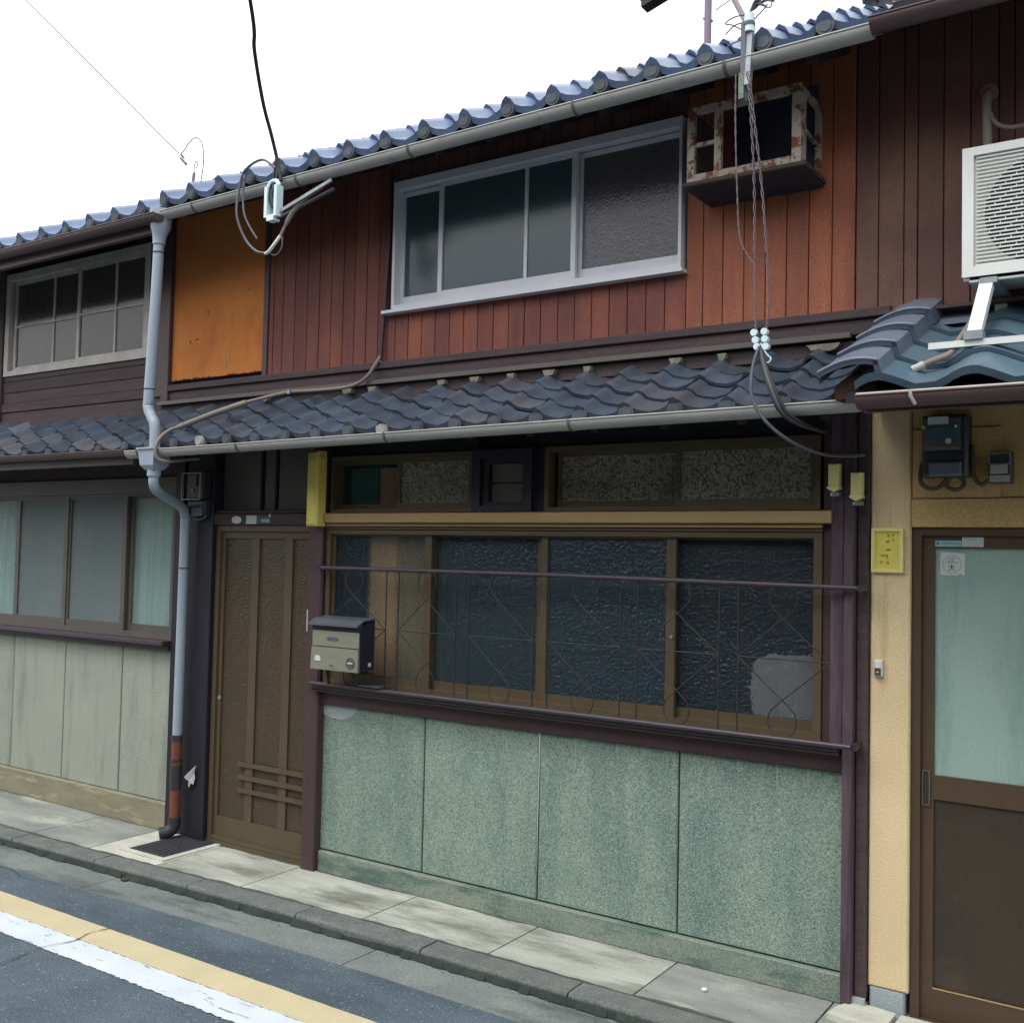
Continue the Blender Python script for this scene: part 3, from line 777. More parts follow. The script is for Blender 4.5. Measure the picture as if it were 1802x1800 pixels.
# ---- downspout
dp = MB()
dp.tube(spline([(-5.04, -0.5, 3.50), (-5.05, -0.5, 3.2), (-5.08, -0.5, 2.62), (-5.08, -0.5, 2.535), (-5.045, -0.5, 2.475), (-5.018, -0.5, 2.43), (-5.012, -0.5, 2.30)], 5), 0.030, 14)
D1 = dp.build('downspout', 'pipe', H)
hop = MB()
hop.tube([(-5.03, -0.5, 3.665), (-5.03, -0.5, 3.60), (-5.032, -0.5, 3.565), (-5.036, -0.5, 3.53), (-5.04, -0.5, 3.495), (-5.04, -0.5, 3.47)], [0.062, 0.060, 0.056, 0.043, 0.036, 0.036], 18)
hop.build('rainwater_head', 'pipe', D1)
hop = MB()
v = [(-5.085, -0.56, 2.30), (-4.94, -0.56, 2.30), (-4.94, -0.44, 2.30), (-5.085, -0.44, 2.30), (-5.070, -0.553, 2.205), (-4.955, -0.553, 2.205), (-4.955, -0.447, 2.205), (-5.070, -0.447, 2.205),
     (-5.050, -0.535, 2.180), (-4.975, -0.535, 2.180), (-4.975, -0.465, 2.180), (-5.050, -0.465, 2.180)]
hop.add(v, [(0, 4, 5, 1), (1, 5, 6, 2), (2, 6, 7, 3), (3, 7, 4, 0), (4, 8, 9, 5), (5, 9, 10, 6), (6, 10, 11, 7), (7, 11, 8, 4), (8, 11, 10, 9), (0, 1, 2, 3)])
hop.box(-5.092, -4.933, -0.567, -0.433, 2.294, 2.304)
hop.build('rainwater_head', 'pipe', D1)
MB().tube([(-5.012, -0.5, 2.185), (-5.012, -0.5, 2.145)], 0.038, 14).build('pipe_collar', 'pipe', D1)
MB().tube(spline([(-5.012, -0.5, 2.15), (-5.012, -0.497, 2.10), (-5.04, -0.45, 2.065), (-5.13, -0.28, 2.025), (-5.22, -0.13, 1.985), (-5.243, -0.09, 1.94), (-5.246, -0.085, 1.85), (-5.252, -0.085, 0.62)], 5), 0.029, 14).build('downspout_lower', 'pipe', D1)
for z in (1.62, 2.64, 3.42):
    xx, yy = (-5.246, -0.085) if z < 2 else (-5.08, -0.5) if z < 3 else (-5.042, -0.5)
    MB().tube([(xx, yy, z), (xx, yy, z + 0.006)], 0.0325, 14).build('pipe_joint', 'pipe_black', D1)
MB().tube([(-5.252, -0.085, 0.62), (-5.252, -0.085, 0.585)], 0.034, 14).build('pipe_collar', 'pipe_black', D1)
MB().tube([(-5.252, -0.085, 0.585), (-5.252, -0.085, 0.44)], 0.031, 14).build('pipe_section', 'pipe_rust', D1)
MB().tube([(-5.252, -0.085, 0.475), (-5.252, -0.085, 0.462)], 0.034, 14).build('pipe_collar', 'pipe_black', D1)
MB().tube([(-5.252, -0.085, 0.44), (-5.252, -0.085, 0.30)], 0.035, 14).build('pipe_section', 'pipe_black', D1)
MB().tube([(-5.252, -0.085, 0.30), (-5.252, -0.085, 0.11)], 0.031, 14).build('pipe_section', 'pipe_rust', D1)
MB().tube(spline([(-5.252, -0.085, 0.13), (-5.252, -0.088, 0.075), (-5.27, -0.115, 0.045), (-5.30, -0.155, 0.035)], 4), 0.037, 14).build('pipe_elbow', 'pipe_black', D1)
MB().tube([(-5.13, -0.5, 2.12), (-5.16, -0.5, 2.12)], 0.01, 6)

# ---- ground floor
gw = MB()
gw.box(-5.42, -5.045, 0.0, 0.14, 0.0, 2.62)
gw.box(-5.045, -4.15, 0.05, 0.14, 1.96, 2.62)
gw.box(-4.15, -1.17, 0.03, 0.14, 2.27, 2.62)
gw.build('ground_wall', 'black_wood', H)
B(-5.415, -5.33, -0.03, 0.0, 0.0, 2.5, 'post', 'black_wood', H, b=0.004)
B(-5.315, -5.20, -0.02, 0.0, 0.0, 2.5, 'post', 'black_wood', H, b=0.004)
B(-5.185, -5.045, -0.045, 0.0, 0.0, 2.5, 'post', 'black_wood', H, b=0.005)
B(-5.045, -4.15, -0.02, 0.05, 1.955, 1.975, 'door_header', 'dark_wood', H, b=0.003)
B(-5.045, -4.15, -0.035, 0.05, 1.888, 1.953, 'door_header', 'dark_wood', H, b=0.004)
for (a, b) in ((-5.04, -4.725), (-4.68, -4.60), (-4.565, -4.235)):
    B(a, b, 0.03, 0.048, 1.98, 2.33, 'transom_panel', 'grey_brown', H)
# entrance sliding door
DR = frame(MB(), -5.040, -4.215, 0.03, 1.886, -0.015, 0.05, 0.035, 0.03, 0.02, 0.035).build('sliding_door', 'brown_alu', H)
dl = frame(MB(), -5.004, -4.245, 0.05, 1.850, 0.0, 0.03, 0.030, 0.03, 0.115, 0.04)
for x in (-4.715, -4.44):
    dl.box(x - 0.030, x + 0.030, 0.002, 0.028, 0.165, 1.81)
dl.build('door_leaf', 'brown_alu', DR)
for a, b in ((-4.974, -4.745), (-4.685, -4.470), (-4.410, -4.275)):
    B(a, b, 0.012, 0.016, 0.165, 1.81, 'pane', 'g_door', DR)
for z in (0.48, 0.405, 0.33):
    B(-4.80, -4.250, -0.008, 0.0, z, z + 0.026, 'cross_rail', 'brown_alu', DR)
MB().disc((-4.985, -0.004, 0.86), 0.013, 0.01, 14).build('lock', 'steel', DR)
B(-5.045, -4.23, -0.02, 0.05, 0.004, 0.028, 'threshold', 'brown_alu', H)
B(-4.228, -4.128, -0.055, 0.02, 0.0, 2.30, 'post', 'plum_paint', H, b=0.006)
# white nick on the post edge
B(-4.226, -4.218, -0.058, -0.054, 1.30, 1.42, 'paint_chip', 'paper', H)
# lintel
Ln = B(-4.139, -1.314, -0.075, 0.05, 1.900, 1.952, 'lintel', 'bronze', H, b=0.004)
B(-4.125, -1.36, -0.050, 0.05, 1.882, 1.897, 'lintel_moulding', 'bronze', Ln, b=0.002)
B(-4.125, -1.36, -0.035, 0.05, 1.866, 1.880, 'lintel_moulding', 'brown_alu', Ln, b=0.002)
# transom windows
def slider(name, x0, x1, z0, z1, m, fw_, panes, y0=-0.03, gm='g_trans', sw=0.022, wb=0.03, bf=None):
    w = frame(MB(), x0, x1, z0, z1, y0, 0.06, fw_, fw_, fw_ * 0.8, fw_).build(name, m, H)
    for k, (a, b, dy, g) in enumerate(panes):
        frame(MB(), a, b, z0 + fw_ * 0.8, z1 - fw_, dy, dy + 0.02, sw, sw, wb, sw).build('sash_frame', m, w)
        B(a + sw, b - sw, dy + 0.009, dy + 0.012, z0 + fw_ * 0.8 + wb, z1 - fw_ - sw, 'pane', g, w)
    return w
TL = slider('transom_window', -4.100, -3.128, 1.957, 2.263, 'brown_alu', 0.022, [(-4.078, -3.62, 0.02, 'g_light'), (-3.64, -3.15, -0.008, 'g_trans')])
TR = slider('transom_window', -2.704, -1.372, 1.957, 2.265, 'brown_alu', 0.024, [(-2.660, -2.005, 0.02, 'g_trans'), (-2.030, -1.396, -0.008, 'g_trans')])
B(-3.80, -3.665, 0.045, 0.052, 1.99, 2.2, 'curtain', 'reflect_tan', TL)  # coloured strip stands for the building corner reflected in the transom
B(-4.01, -3.82, 0.045, 0.052, 1.99, 2.2, 'curtain', 'reflect_teal', TL)  # teal strip stands for the reflection beside the tan one
B(-4.10, -1.372, 0.062, 0.14, 1.95, 2.27, 'transom_backing', 'interior', H)
# ventilation box between the transoms
VB = frame(MB(), -3.118, -2.762, 1.957, 2.262, -0.055, 0.06, 0.05, 0.035, 0.028, 0.04).build('vent_box', 'black_wood', H)
frame(MB(), -3.060, -2.790, 1.985, 2.225, -0.040, -0.02, 0.035, 0.03, 0.02, 0.03).build('vent_frame', 'black_wood', VB)
for a, b in ((2.004, 2.098), (2.102, 2.196)):
    B(-3.024, -2.822, -0.015, 0.0, a, b, 'vent_flap', 'grey_brown', VB, b=0.003)
B(-3.06, -2.80, 0.0, 0.05, 1.98, 2.23, 'vent_back', 'interior', VB)
B(-4.13, -3.118, 0.0, 0.04, 2.262, 2.40, 'head_board', 'black_wood', H)
B(-2.762, -1.372, 0.0, 0.04, 2.267, 2.40, 'head_board', 'black_wood', H)
B(-2.762, -2.706, -0.02, 0.05, 1.957, 2.265, 'post', 'black_wood', H)
# big lower window
LW = frame(MB(), -4.118, -1.362, 1.018, 1.862, -0.030, 0.075, 0.030, 0.035, 0.030, 0.022).build('front_window', 'brown_alu', H)
for (a, b, dy, g, wl, wr) in ((-4.088, -3.395, -0.010, 'g_light', 0.02, 0.045), (-3.415, -2.735, 0.022, 'g_lower', 0.02, 0.03),
                              (-2.725, -2.020, -0.010, 'g_lower', 0.035, 0.045), (-2.060, -1.397, 0.022, 'g_sheet', 0.03, 0.006)):
    frame(MB(), a, b, 1.045, 1.842, dy, dy + 0.024, wl, wr, 0.045, 0.012).build('sash_frame', 'brown_alu', LW)
    B(a + wl, b - wr, dy + 0.011, dy + 0.014, 1.09, 1.83, 'pane', g, LW)
MB().disc((-2.035, -0.018, 1.40), 0.008, 0.008, 10).build('window_latch', 'steel', LW)
wavy(-3.87, -3.68, 0.060, 1.05, 1.84, 0.003, 24, 4).build('curtain', 'reflect_tan', LW)  # tan reflection of the house opposite, put in as a strip
wavy(-3.68, -3.36, 0.066, 1.05, 1.84, 0.003, 24, 4).build('curtain', 'reflect_olive', LW)  # olive edge of that reflection, coloured in as a strip
wavy(-3.36, -3.24, 0.074, 1.05, 1.84, 0.003, 24, 4).build('curtain', 'reflect_brown', LW)  # last strip, the reflection fading to brown in its colour
random.seed(3)
mb = MB()
v, f = [], []
NX, NZ = 44, 26
for a in range(NX + 1):
    for b in range(NZ + 1):
        u, w = a / NX, b / NZ
        left = -1.692 + 0.005 * math.sin(w * 9) + 0.0022 * math.sin(w * 51 + 1) + 0.035 * max(0, w - 0.75) ** 1.0 * 4 * max(0, w - 0.75)
        top = 1.352 + 0.003 * math.sin(u * 11) + 0.0015 * math.sin(u * 67) - 0.035 * max(0, 0.25 - u) * 4
        x = left + (-1.37 - left) * u
        z = 1.05 + (top - 1.05) * w
        y = 0.064 + 0.0022 * math.sin(u * 34 + 2 * math.sin(w * 9)) * (1 - u) + 0.0008 * math.sin(w * 30 + u * 12)
        v.append((x, y, z))
for a in range(NX):
    for b in range(NZ):
        q = a * (NZ + 1) + b
        f.append((q, q + NZ + 1, q + NZ + 2, q + 1))
mb.add(v, f, True)
mb.build('pale_patch', 'patch_white', LW)  # white wavy patch just behind the end pane
B(-4.12, -1.365, 0.088, 0.14, 1.0, 1.9, 'window_backing', 'interior', H)
# sill, apron board, panels, plinth
SB = B(-4.160, -1.280, -0.100, 0.03, 0.998, 1.020, 'window_sill', 'rail', H, b=0.004)
B(-4.150, -1.275, -0.085, 0.0, 0.982, 0.996, 'sill_moulding', 'plum_paint', SB, b=0.003)
B(-4.140, -1.268, -0.028, 0.10, 0.908, 0.980, 'apron_board', 'plum_paint', H, b=0.003)
pj = [-4.136, -3.418, -2.719, -1.994, -1.264]
for a, b in zip(pj[:-1], pj[1:]):
    B(a + 0.004, b - 0.004, -0.002 + random.uniform(-.001, .001), 0.05, 0.118, 0.906, 'stone_panel', 'terrazzo', H, b=0.005)
B(-4.13, -1.27, 0.01, 0.14, 0.0, 0.998, 'panel_backing', 'moss', H)
B(-4.130, -1.264, -0.022, 0.01, -0.05, 0.112, 'plinth', 'base_con', H, b=0.006)
mb = MB()
mb.prism([(-4.134, 0.906), (-4.13, 0.85), (-4.10, 0.842), (-4.06, 0.835), (-3.99, 0.83), (-3.93, 0.85), (-3.90, 0.875), (-3.87, 0.906)][::-1], -0.0045, -0.002)
mb.build('cement_smear', 'block', H)
MB().prism([(-2.722, 0.904), (-2.713, 0.904), (-2.715, 0.80), (-2.7185, 0.5), (-2.7195, 0.25), (-2.7215, 0.5), (-2.719, 0.8)], -0.0045, -0.001).build('sealant_drip', 'label_white', H)
random.seed(14)
for x in (-3.62, -3.30, -2.97, -2.93, -2.52, -2.30, -1.72, -1.55, -1.42):
    l, w = random.uniform(0.06, 0.17), random.uniform(0.002, 0.005)
    MB().prism([(x - w, 0.903), (x, 0.903 - l), (x + w * 0.4, 0.903 - l), (x + w, 0.903)], -0.0036, -0.0005).build('lime_streak', 'lime', H)
# right-hand posts
B(-1.362, -1.322, -0.020, 0.06, 1.02, 2.40, 'post', 'plum_paint', H, b=0.003)
B(-1.320, -1.266, -0.055, 0.06, 1.02, 2.45, 'post', 'purple_wood', H, b=0.004)
B(-1.264, -1.224, -0.070, 0.06, 0.0, 2.45, 'post', 'purple_wood', H, b=0.004)
B(-1.221, -1.176, -0.030, 0.06, 0.03, 2.45, 'post', 'dark_wood', H, b=0.004)
B(-1.24, -1.176, -0.05, 0.06, 0.0, 0.05, 'post_footing', 'block', H)

# ------------------------------------------------------------------ LEFT HOUSE
N = thing('neighbouring_townhouse', (-8.2, 0, 0), 'left neighbour townhouse with white muntin upper window, frosted green windows and pale cement wall panels', 'house')
B(-12.5, -5.505, 0.14, 5.4, -0.15, 3.95, 'house_body', 'house_body', N)
wl_ = MB()
wl_.box(-12.5, -7.42, 0.02, 0.14, 2.62, 3.95)
wl_.box(-5.75, -5.60, 0.02, 0.14, 2.62, 3.95)
wl_.box(-7.42, -5.75, 0.02, 0.14, 2.62, 2.965)
wl_.box(-7.42, -5.75, 0.02, 0.14, 3.72, 3.95)
nw = wl_.build('upper_wall', 'interior', N)
B(-8.9, -7.51, 0.0, 0.02, 2.80, 3.9, 'clay_plaster_panel', 'orange', nw)
B(-12.5, -8.98, 0.0, 0.02, 2.80, 3.9, 'clay_plaster_panel', 'orange', nw)
B(-7.508, -7.425, -0.03, 0.10, 2.65, 3.9, 'post', 'dark_wood', N, b=0.004)
B(-8.98, -8.9, -0.03, 0.10, 2.65, 3.9, 'post', 'dark_wood', N, b=0.004)
B(-5.752, -5.602, -0.02, 0.02, 2.70, 3.9, 'post', 'plum_paint', N, b=0.004)
for a, b in ((2.925, 2.962), (2.843, 2.922), (2.765, 2.840)):
    B(-7.422, -5.754, -0.008 + random.uniform(-.002, .002), 0.02, a, b, 'siding_board', 'dark_wood', nw, b=0.003)
B(-7.51, -5.60, -0.018, 0.02, 2.70, 2.763, 'fascia_board', 'dark_wood', N, b=0.003)
B(-12.5, -7.51, -0.018, 0.02, 2.70, 2.798, 'fascia_board', 'dark_wood', N, b=0.003)
B(-12.5, -5.60, -0.010, 0.02, 2.56, 2.697, 'fascia_board', 'dark_wood', N, b=0.003)
# upper window with muntins
UWn = frame(MB(), -7.415, -5.755, 2.966, 3.715, -0.02, 0.10, 0.05, 0.03, 0.035, 0.05).build('muntin_window', 'old_white', N)
for (a, b, dy, mid) in ((-7.345, -6.512, 0.008, -6.857), (-6.540, -5.785, -0.016, -6.118)):
    s_ = frame(MB(), a, b, 2.995, 3.680, dy, dy + 0.022, 0.030, 0.030, 0.036, 0.045)
    s_.box(mid - 0.009, mid + 0.009, dy + 0.003, dy + 0.018, 3.031, 3.635)
    s_.box(a + 0.03, mid - 0.009, dy + 0.003, dy + 0.018, 3.318, 3.334)
    s_.box(mid + 0.009, b - 0.03, dy + 0.003, dy + 0.018, 3.318, 3.334)
    s_.build('sash_frame', 'old_white', UWn)
    for (pa, pb) in ((a + 0.03, mid - 0.009), (mid + 0.009, b - 0.03)):
        for (za, zb) in ((3.031, 3.318), (3.334, 3.635)):
            B(pa, pb, dy + 0.010, dy + 0.012, za, zb, 'pane', 'g_clear', UWn)
wavy(-7.36, -5.79, 0.075, 2.99, 3.43, 0.007, 70, 14).build('curtain', 'curtain_dim', UWn)
mb = MB()
for i in range(22):
    x = -7.32 + i * 0.07
    mb.disc((x, 0.064, 3.44 + 0.008 * math.sin(i * 2.1)), 0.007, 0.004, 8)
mb.build('curtain_rings', 'old_white', UWn, kind='stuff')
B(-7.42, -5.75, 0.095, 0.14, 2.96, 3.72, 'window_backing', 'interior_brown', N)
# roofs and gutters
NUY, NUZ = -0.49, 3.690
nr = roof_deck(N, -12.4, -5.04, NUY + 0.02, NUZ - 0.012, SL, 2.9)
rafters(nr, -12.3, -5.5, NUY + 0.02, NUZ - 0.012, SL, 0.55, 0.36)
tiled_roof(nr, -5.0, 22, 0.2485, NUY, NUZ, SL, 5, 0.205, t_nb, e_nb, d_m, 0.034)
gutter(-12.4, -4.975, -0.55, 3.655, 3.622, 0.042, 'upper_gutter', 'gutter_brown', N)
B(-12.4, -5.05, -0.505, -0.47, 3.545, 3.655, 'eaves_board', 'gutter_brown', N)
nl = roof_deck(N, -12.4, -5.36, LY + 0.02, LZ - 0.03, LS, 0.47, 'lower_roof', back=False, th=0.035)
tiled_roof(nl, -5.345, 22, 0.255, LY, LZ - 0.012, LS, 4, 0.130, t_nbl, e_nbl, d_m, 0.034, 0.006)
gutter(-12.4, -5.26, -0.50, 2.318, 2.300, 0.034, 'lower_gutter', 'gutter_brown', N)
B(-12.4, -5.26, -0.46, -0.43, 2.225, 2.285, 'eaves_board', 'gutter_brown', N)
# ground floor
lw = MB()
lw.box(-12.5, -5.42, 0.02, 0.14, 2.08, 2.60)
lw.box(-12.5, -5.42, 0.02, 0.14, 0.0, 1.17)
lw.build('ground_wall', 'dark_wood', N)
B(-12.5, -5.42, -0.02, 0.02, 2.085, 2.19, 'window_head', 'grey_brown', N, b=0.004)
B(-12.5, -5.42, -0.005, 0.02, 2.19, 2.5, 'head_board', 'dark_wood', N)
GW = frame(MB(), -9.00, -5.425, 1.170, 2.085, -0.02, 0.08, 0.03, 0.025, 0.035, 0.012).build('front_window', 'grey_brown', N)
for (a, b, dy, g, wb) in ((-8.95, -8.30, -0.004, 'g_screen', 0.05), (-8.34, -7.62, 0.02, 'g_nb', 0.04), (-7.66, -7.13, 0.02, 'g_nb', 0.04), (-7.175, -6.555, -0.012, 'g_screen', 0.05),
                          (-6.575, -5.925, -0.004, 'g_screen', 0.05), (-5.93, -5.435, 0.024, 'g_nb', 0.05)):
    frame(MB(), a, b, 1.200, 2.073, dy, dy + 0.022, 0.042, 0.042, wb, 0.016).build('sash_frame', 'grey_brown', GW)
    B(a + 0.042, b - 0.042, dy + 0.010, dy + 0.013, 1.20 + wb, 2.057, 'pane', g, GW)
wavy(-8.95, -5.45, 0.066, 1.2, 2.07, 0.012, 220, 30).build('curtain', 'curtain', GW)
B(-12.5, -9.0, -0.01, 0.14, 1.17, 2.085, 'plank_wall', 'dark_wood', N)
B(-9.05, -5.42, 0.085, 0.14, 1.165, 2.08, 'window_backing', 'interior', N)
nsl = B(-12.5, -5.425, -0.085, 0.02, 1.140, 1.168, 'window_sill', 'rail', N, b=0.005)
B(-12.5, -5.43, -0.04, 0.02, 1.108, 1.138, 'sill_moulding', 'plum_paint', nsl, b=0.004)
pj = [-12.1, -11.47, -10.85, -10.22, -9.6, -8.98, -8.37, -7.76, -7.15, -6.537, -5.92, -5.418]
for a, b in zip(pj[:-1], pj[1:]):
    B(a + 0.004, b - 0.004, -0.004 + random.uniform(-.0015, .0015), 0.02, 0.176, 1.106, 'cement_panel', 'nb_panel', N, b=0.005)
B(-12.5, -5.418, -0.018, 0.02, -0.05, 0.174, 'plinth', 'nb_base', N, b=0.012)

# ------------------------------------------------------------------ RIGHT HOUSE
Q = thing('rendered_townhouse', (0.9, 0, 0), 'beige rendered townhouse on the right with blue-grey wave tiles and dark brown upper boards', 'house')
B(-1.165, 3.0, 0.14, 5.4, -0.15, 3.95, 'house_body', 'house_body', Q)
rw_ = MB()
rw_.box(-1.246, 3.0, 0.02, 0.14, 2.40, 3.95)
rwo = rw_.build('upper_wall', 'interior', Q)
ed = [-1.246, -1.156, -1.057, -1.005, -0.908, -0.81, -0.71, -0.655, -0.56, -0.46, -0.36, -0.26, -0.16, -0.06, 0.04, 0.14, 0.24, 0.34, 0.44, 0.54, 0.64, 0.8, 1.0, 1.2, 1.6, 2.0, 2.5, 3.0]
boards(rwo, ed, 2.745, 3.95, 0.001, 'board_brown')
B(-1.10, 3.0, -0.03, 0.02, 2.728, 2.744, 'fascia_board', 'dark_wood', Q)
# pillar, lintel, wall
PB = -0.012
B(-1.1735, -1.022, PB, 0.14, 0.098, 2.42, 'pillar', 'beige_low', Q, b=0.006)
B(-1.168, -1.036, PB + 0.004, 0.14, -0.05, 0.096, 'pillar_footing', 'block', Q, b=0.006)
B(-1.020, 1.2, PB + 0.002, 0.14, 1.888, 1.998, 'door_lintel', 'beige', Q, b=0.004)
B(-1.020, 3.0, PB + 0.012, 0.14, 2.001, 2.42, 'upper_render', 'beige', Q, b=0.003)
B(-1.016, -0.70, PB + 0.004, 0.02, 2.001, 2.268, 'meter_board', 'beige', Q, b=0.003)
B(0.62, 3.0, 0.0, 0.14, -0.05, 1.886, 'side_render', 'beige_low', Q)
RD = frame(MB(), -1.020, 0.60, -0.03, 1.886, 0.012, 0.12, 0.034, 0.034, 0.04, 0.030).build('glazed_sliding_door', 'door_brown', Q)
for (a, b, dy) in ((-0.986, -0.16, 0.030), (-0.20, 0.566, 0.062)):
    L_ = frame(MB(), a, b, 0.012, 1.856, dy, dy + 0.03, 0.046, 0.05, 0.116, 0.048)
    L_.box(a + 0.046, b - 0.05, dy, dy + 0.03, 0.842, 0.934)
    L_.build('door_leaf', 'door_brown', RD)
    B(a + 0.046, b - 0.05, dy + 0.012, dy + 0.016, 0.934, 1.808, 'pane', 'g_rdoor', RD)
    B(a + 0.046, b - 0.05, dy + 0.010, dy + 0.02, 0.128, 0.842, 'lower_panel', 'door_panel', RD)
    B(a + 0.046, b - 0.05, dy - 0.003, dy, 0.126, 0.131, 'trim_strip', 'bronze', RD)
frame(MB(), -0.982, -0.952, 0.815, 0.950, 0.022, 0.031, 0.005).build('door_pull', 'grey_brown', RD)
B(-0.977, -0.957, 0.027, 0.031, 0.82, 0.945, 'pull_recess', 'door_panel', RD)
B(-1.02, 0.62, 0.0, 0.14, -0.10, -0.032, 'door_threshold', 'block', Q)
# lower roof with wave tiles, front edge stands further out
RY, RZ, RS = -0.69, 2.335, 0.52
rl = roof_deck(Q, -1.08, 3.0, RY + 0.02, RZ - 0.012, RS, 0.68, 'lower_roof', back=False, th=0.035)
ang = math.atan(RS)
for c in range(8):
    x = -1.045 + c * 0.30
    for r in range(4):
        d = r * 0.195
        inst(e_r if r == 0 else t_r, 'roof_tile', (x, RY + d * math.cos(ang), RZ + d * math.sin(ang)), (ang, 0, 0), parent=rl)
# verge cover tiles
def verge_mesh():
    mb = MB()
    n = 10
    v, f = [], []
    w, L, h = 0.205, 0.235, 0.052
    for j, (y, s) in enumerate(((0, 1.0), (L, 0.96))):
        for k in range(n + 1):
            u = k / n
            zz = h * math.sin(PI * (0.08 + 0.62 * u)) * s + (0.018 if j == 0 else 0.0)
            v.append((w * u, y, zz))
    for k in range(n): f.append((k, k + 1, n + 1 + k + 1, n + 1 + k))
    mb.add(v, f, True)
    lo = [Vector(p) - Vector((0, 0, 0.016)) for p in v[:n + 1]]
    mb.add(list(v[:n + 1]) + lo, [(n + 1 + k, n + 2 + k, k + 1, k) for k in range(n)])
    # raised front lip
    mb.tube([Vector(p) + Vector((0, 0.004, 0.003)) for p in v[:n + 1]], 0.007, 6)
    # side flap on the right
    e0, e1 = Vector(v[n]), Vector(v[2 * n + 1])
    mb.add([e0, e1, e1 + Vector((0.012, 0, -0.055)), e0 + Vector((0.012, 0, -0.055))], [(0, 3, 2, 1)])
    mb.add([e0 + Vector((0, 0, 0.006)), e0 + Vector((0.012, 0, -0.055)), e0 + Vector((-0.012, 0.0, -0.055)), e0 + Vector((-0.016, 0, 0.006))], [(0, 1, 2, 3)])
    s0 = Vector(v[0]); s1 = Vector(v[n + 1])
    mb.add([s0, s1, s1 + Vector((0, 0, -0.04)), s0 + Vector((0, 0, -0.04))], [(0, 1, 2, 3)])
    me = bpy.data.meshes.new('verge_tile')
    me.from_pydata(mb.v, [], mb.f)
    for p, sm in zip(me.polygons, mb.sm): p.use_smooth = sm
    me.materials.append(MT['tile_verge'])
    return me
vm_ = verge_mesh()
for r in range(4):
    d = r * 0.197
    inst(vm_, 'verge_tile', (-1.165 + r * 0.016, RY - 0.012 + d * math.cos(ang), RZ + 0.028 + d * math.sin(ang)), (ang, 0, 0), parent=rl)
mb = MB().prism([(-1.12, RZ - 0.03), (-0.985, RZ - 0.03), (-0.985, RZ + 0.02), (-1.0, RZ + 0.045), (-1.05, RZ + 0.055), (-1.10, RZ + 0.035), (-1.125, RZ + 0.01)], RY + 0.03, RY + 0.12)
mb.build('bedding_clay', 'clay', rl)
MB().beam((-1.15, -0.055, 2.72), (3.0, -0.055, 2.72), 0.11, 0.012).build('roof_flashing', 'dark_wood', Q)
MB().add([(-1.12, -0.12, 2.655), (-0.62, -0.12, 2.655), (-0.60, -0.01, 2.725), (-1.08, -0.01, 2.725), (-1.12, -0.12, 2.648), (-0.62, -0.12, 2.648), (-0.60, -0.01, 2.718), (-1.08, -0.01, 2.718)],
         [(0, 1, 2, 3), (4, 7, 6, 5), (0, 4, 5, 1), (3, 2, 6, 7), (0, 3, 7, 4), (1, 5, 6, 2)]).build('slate_flashing', 'tile_verge', Q)
gutter(-1.025, 3.0, -0.72, 2.300, 2.304, 0.042, 'lower_gutter', 'gutter_brown', Q)
MB().tube([(-1.02, -0.762, 2.304), (3.0, -0.762, 2.308)], 0.0045, 6).build('gutter_rim', 'old_white', Q)
MB().tube([(-0.845, -0.765, 2.306), (-0.845, -0.765, 2.288), (-0.835, -0.745, 2.262)], 0.006, 6).build('gutter_hook', 'old_white', Q)
B(-1.02, 3.0, -0.67, -0.64, 2.255, 2.30, 'eaves_board', 'gutter_brown', Q)
mb = MB()
mb.add([(-1.04, -0.67, 2.27), (3, -0.67, 2.27), (3, 0.1, 2.40), (-1.17, 0.1, 2.40), (-1.04, -0.67, 2.28), (3, -0.67, 2.28), (3, 0.1, 2.41), (-1.17, 0.1, 2.41)],
       [(0, 3, 2, 1), (4, 5, 6, 7), (0, 1, 5, 4), (2, 3, 7, 6), (0, 4, 7, 3), (1, 2, 6, 5)])
mb.build('soffit_board', 'soffit', Q)
# upper roof
rr_ = roof_deck(Q, -0.97, 3.0, UY - 0.03, UZ + 0.02, SL, 2.9)
rafters(rr_, -0.97, 3.0, UY - 0.03, UZ + 0.02, SL, 0.55)
for c in range(6):
    for r in range(5):
        d = r * 0.205
        a2 = math.atan(SL)
        inst(e_up if r == 0 else t_up, 'roof_tile', (-0.90 + c * 0.237, UY - 0.03 + d * math.cos(a2), UZ + 0.035 + d * math.sin(a2)), (a2, 0, 0), parent=rr_)
a2 = math.atan(SL)
for r in range(5):
    d = r * 0.20
    inst(vm_, 'verge_tile', (-1.075, UY - 0.045 + d * math.cos(a2), UZ + 0.045 + d * math.sin(a2)), (a2, 0, 0), parent=rr_)
gutter(-1.040, 3.0, -0.535, 3.672, 3.690, 0.044, 'upper_gutter', 'gutter_brown', Q)

# ------------------------------------------------------------------ AIR CONDITIONER (outdoor unit on the right roof)
A = thing('outdoor_unit', (-0.40, -0.3, 2.50), 'white air-conditioner outdoor unit with round fan grille standing on the blue-tiled roof', 'air conditioner')
AX0, AX1, AZ0, AZ1, AY = -0.775, 0.02, 2.762, 3.230, -0.30
mb = MB()
rr2 = 0.018
mb.box(AX0, AX1, AY + 0.008, -0.04, AZ0 + 0.01, AZ1)
frame(mb, AX0 - 0.004, AX1 + 0.004, AZ0 + 0.006, AZ1 + 0.004, AY - 0.012, AY + 0.02, 0.038, 0.038, 0.036, 0.03)
mb.build('casing', 'white_plastic', A)
FX, FZ, FR = -0.515, 2.985, 0.192
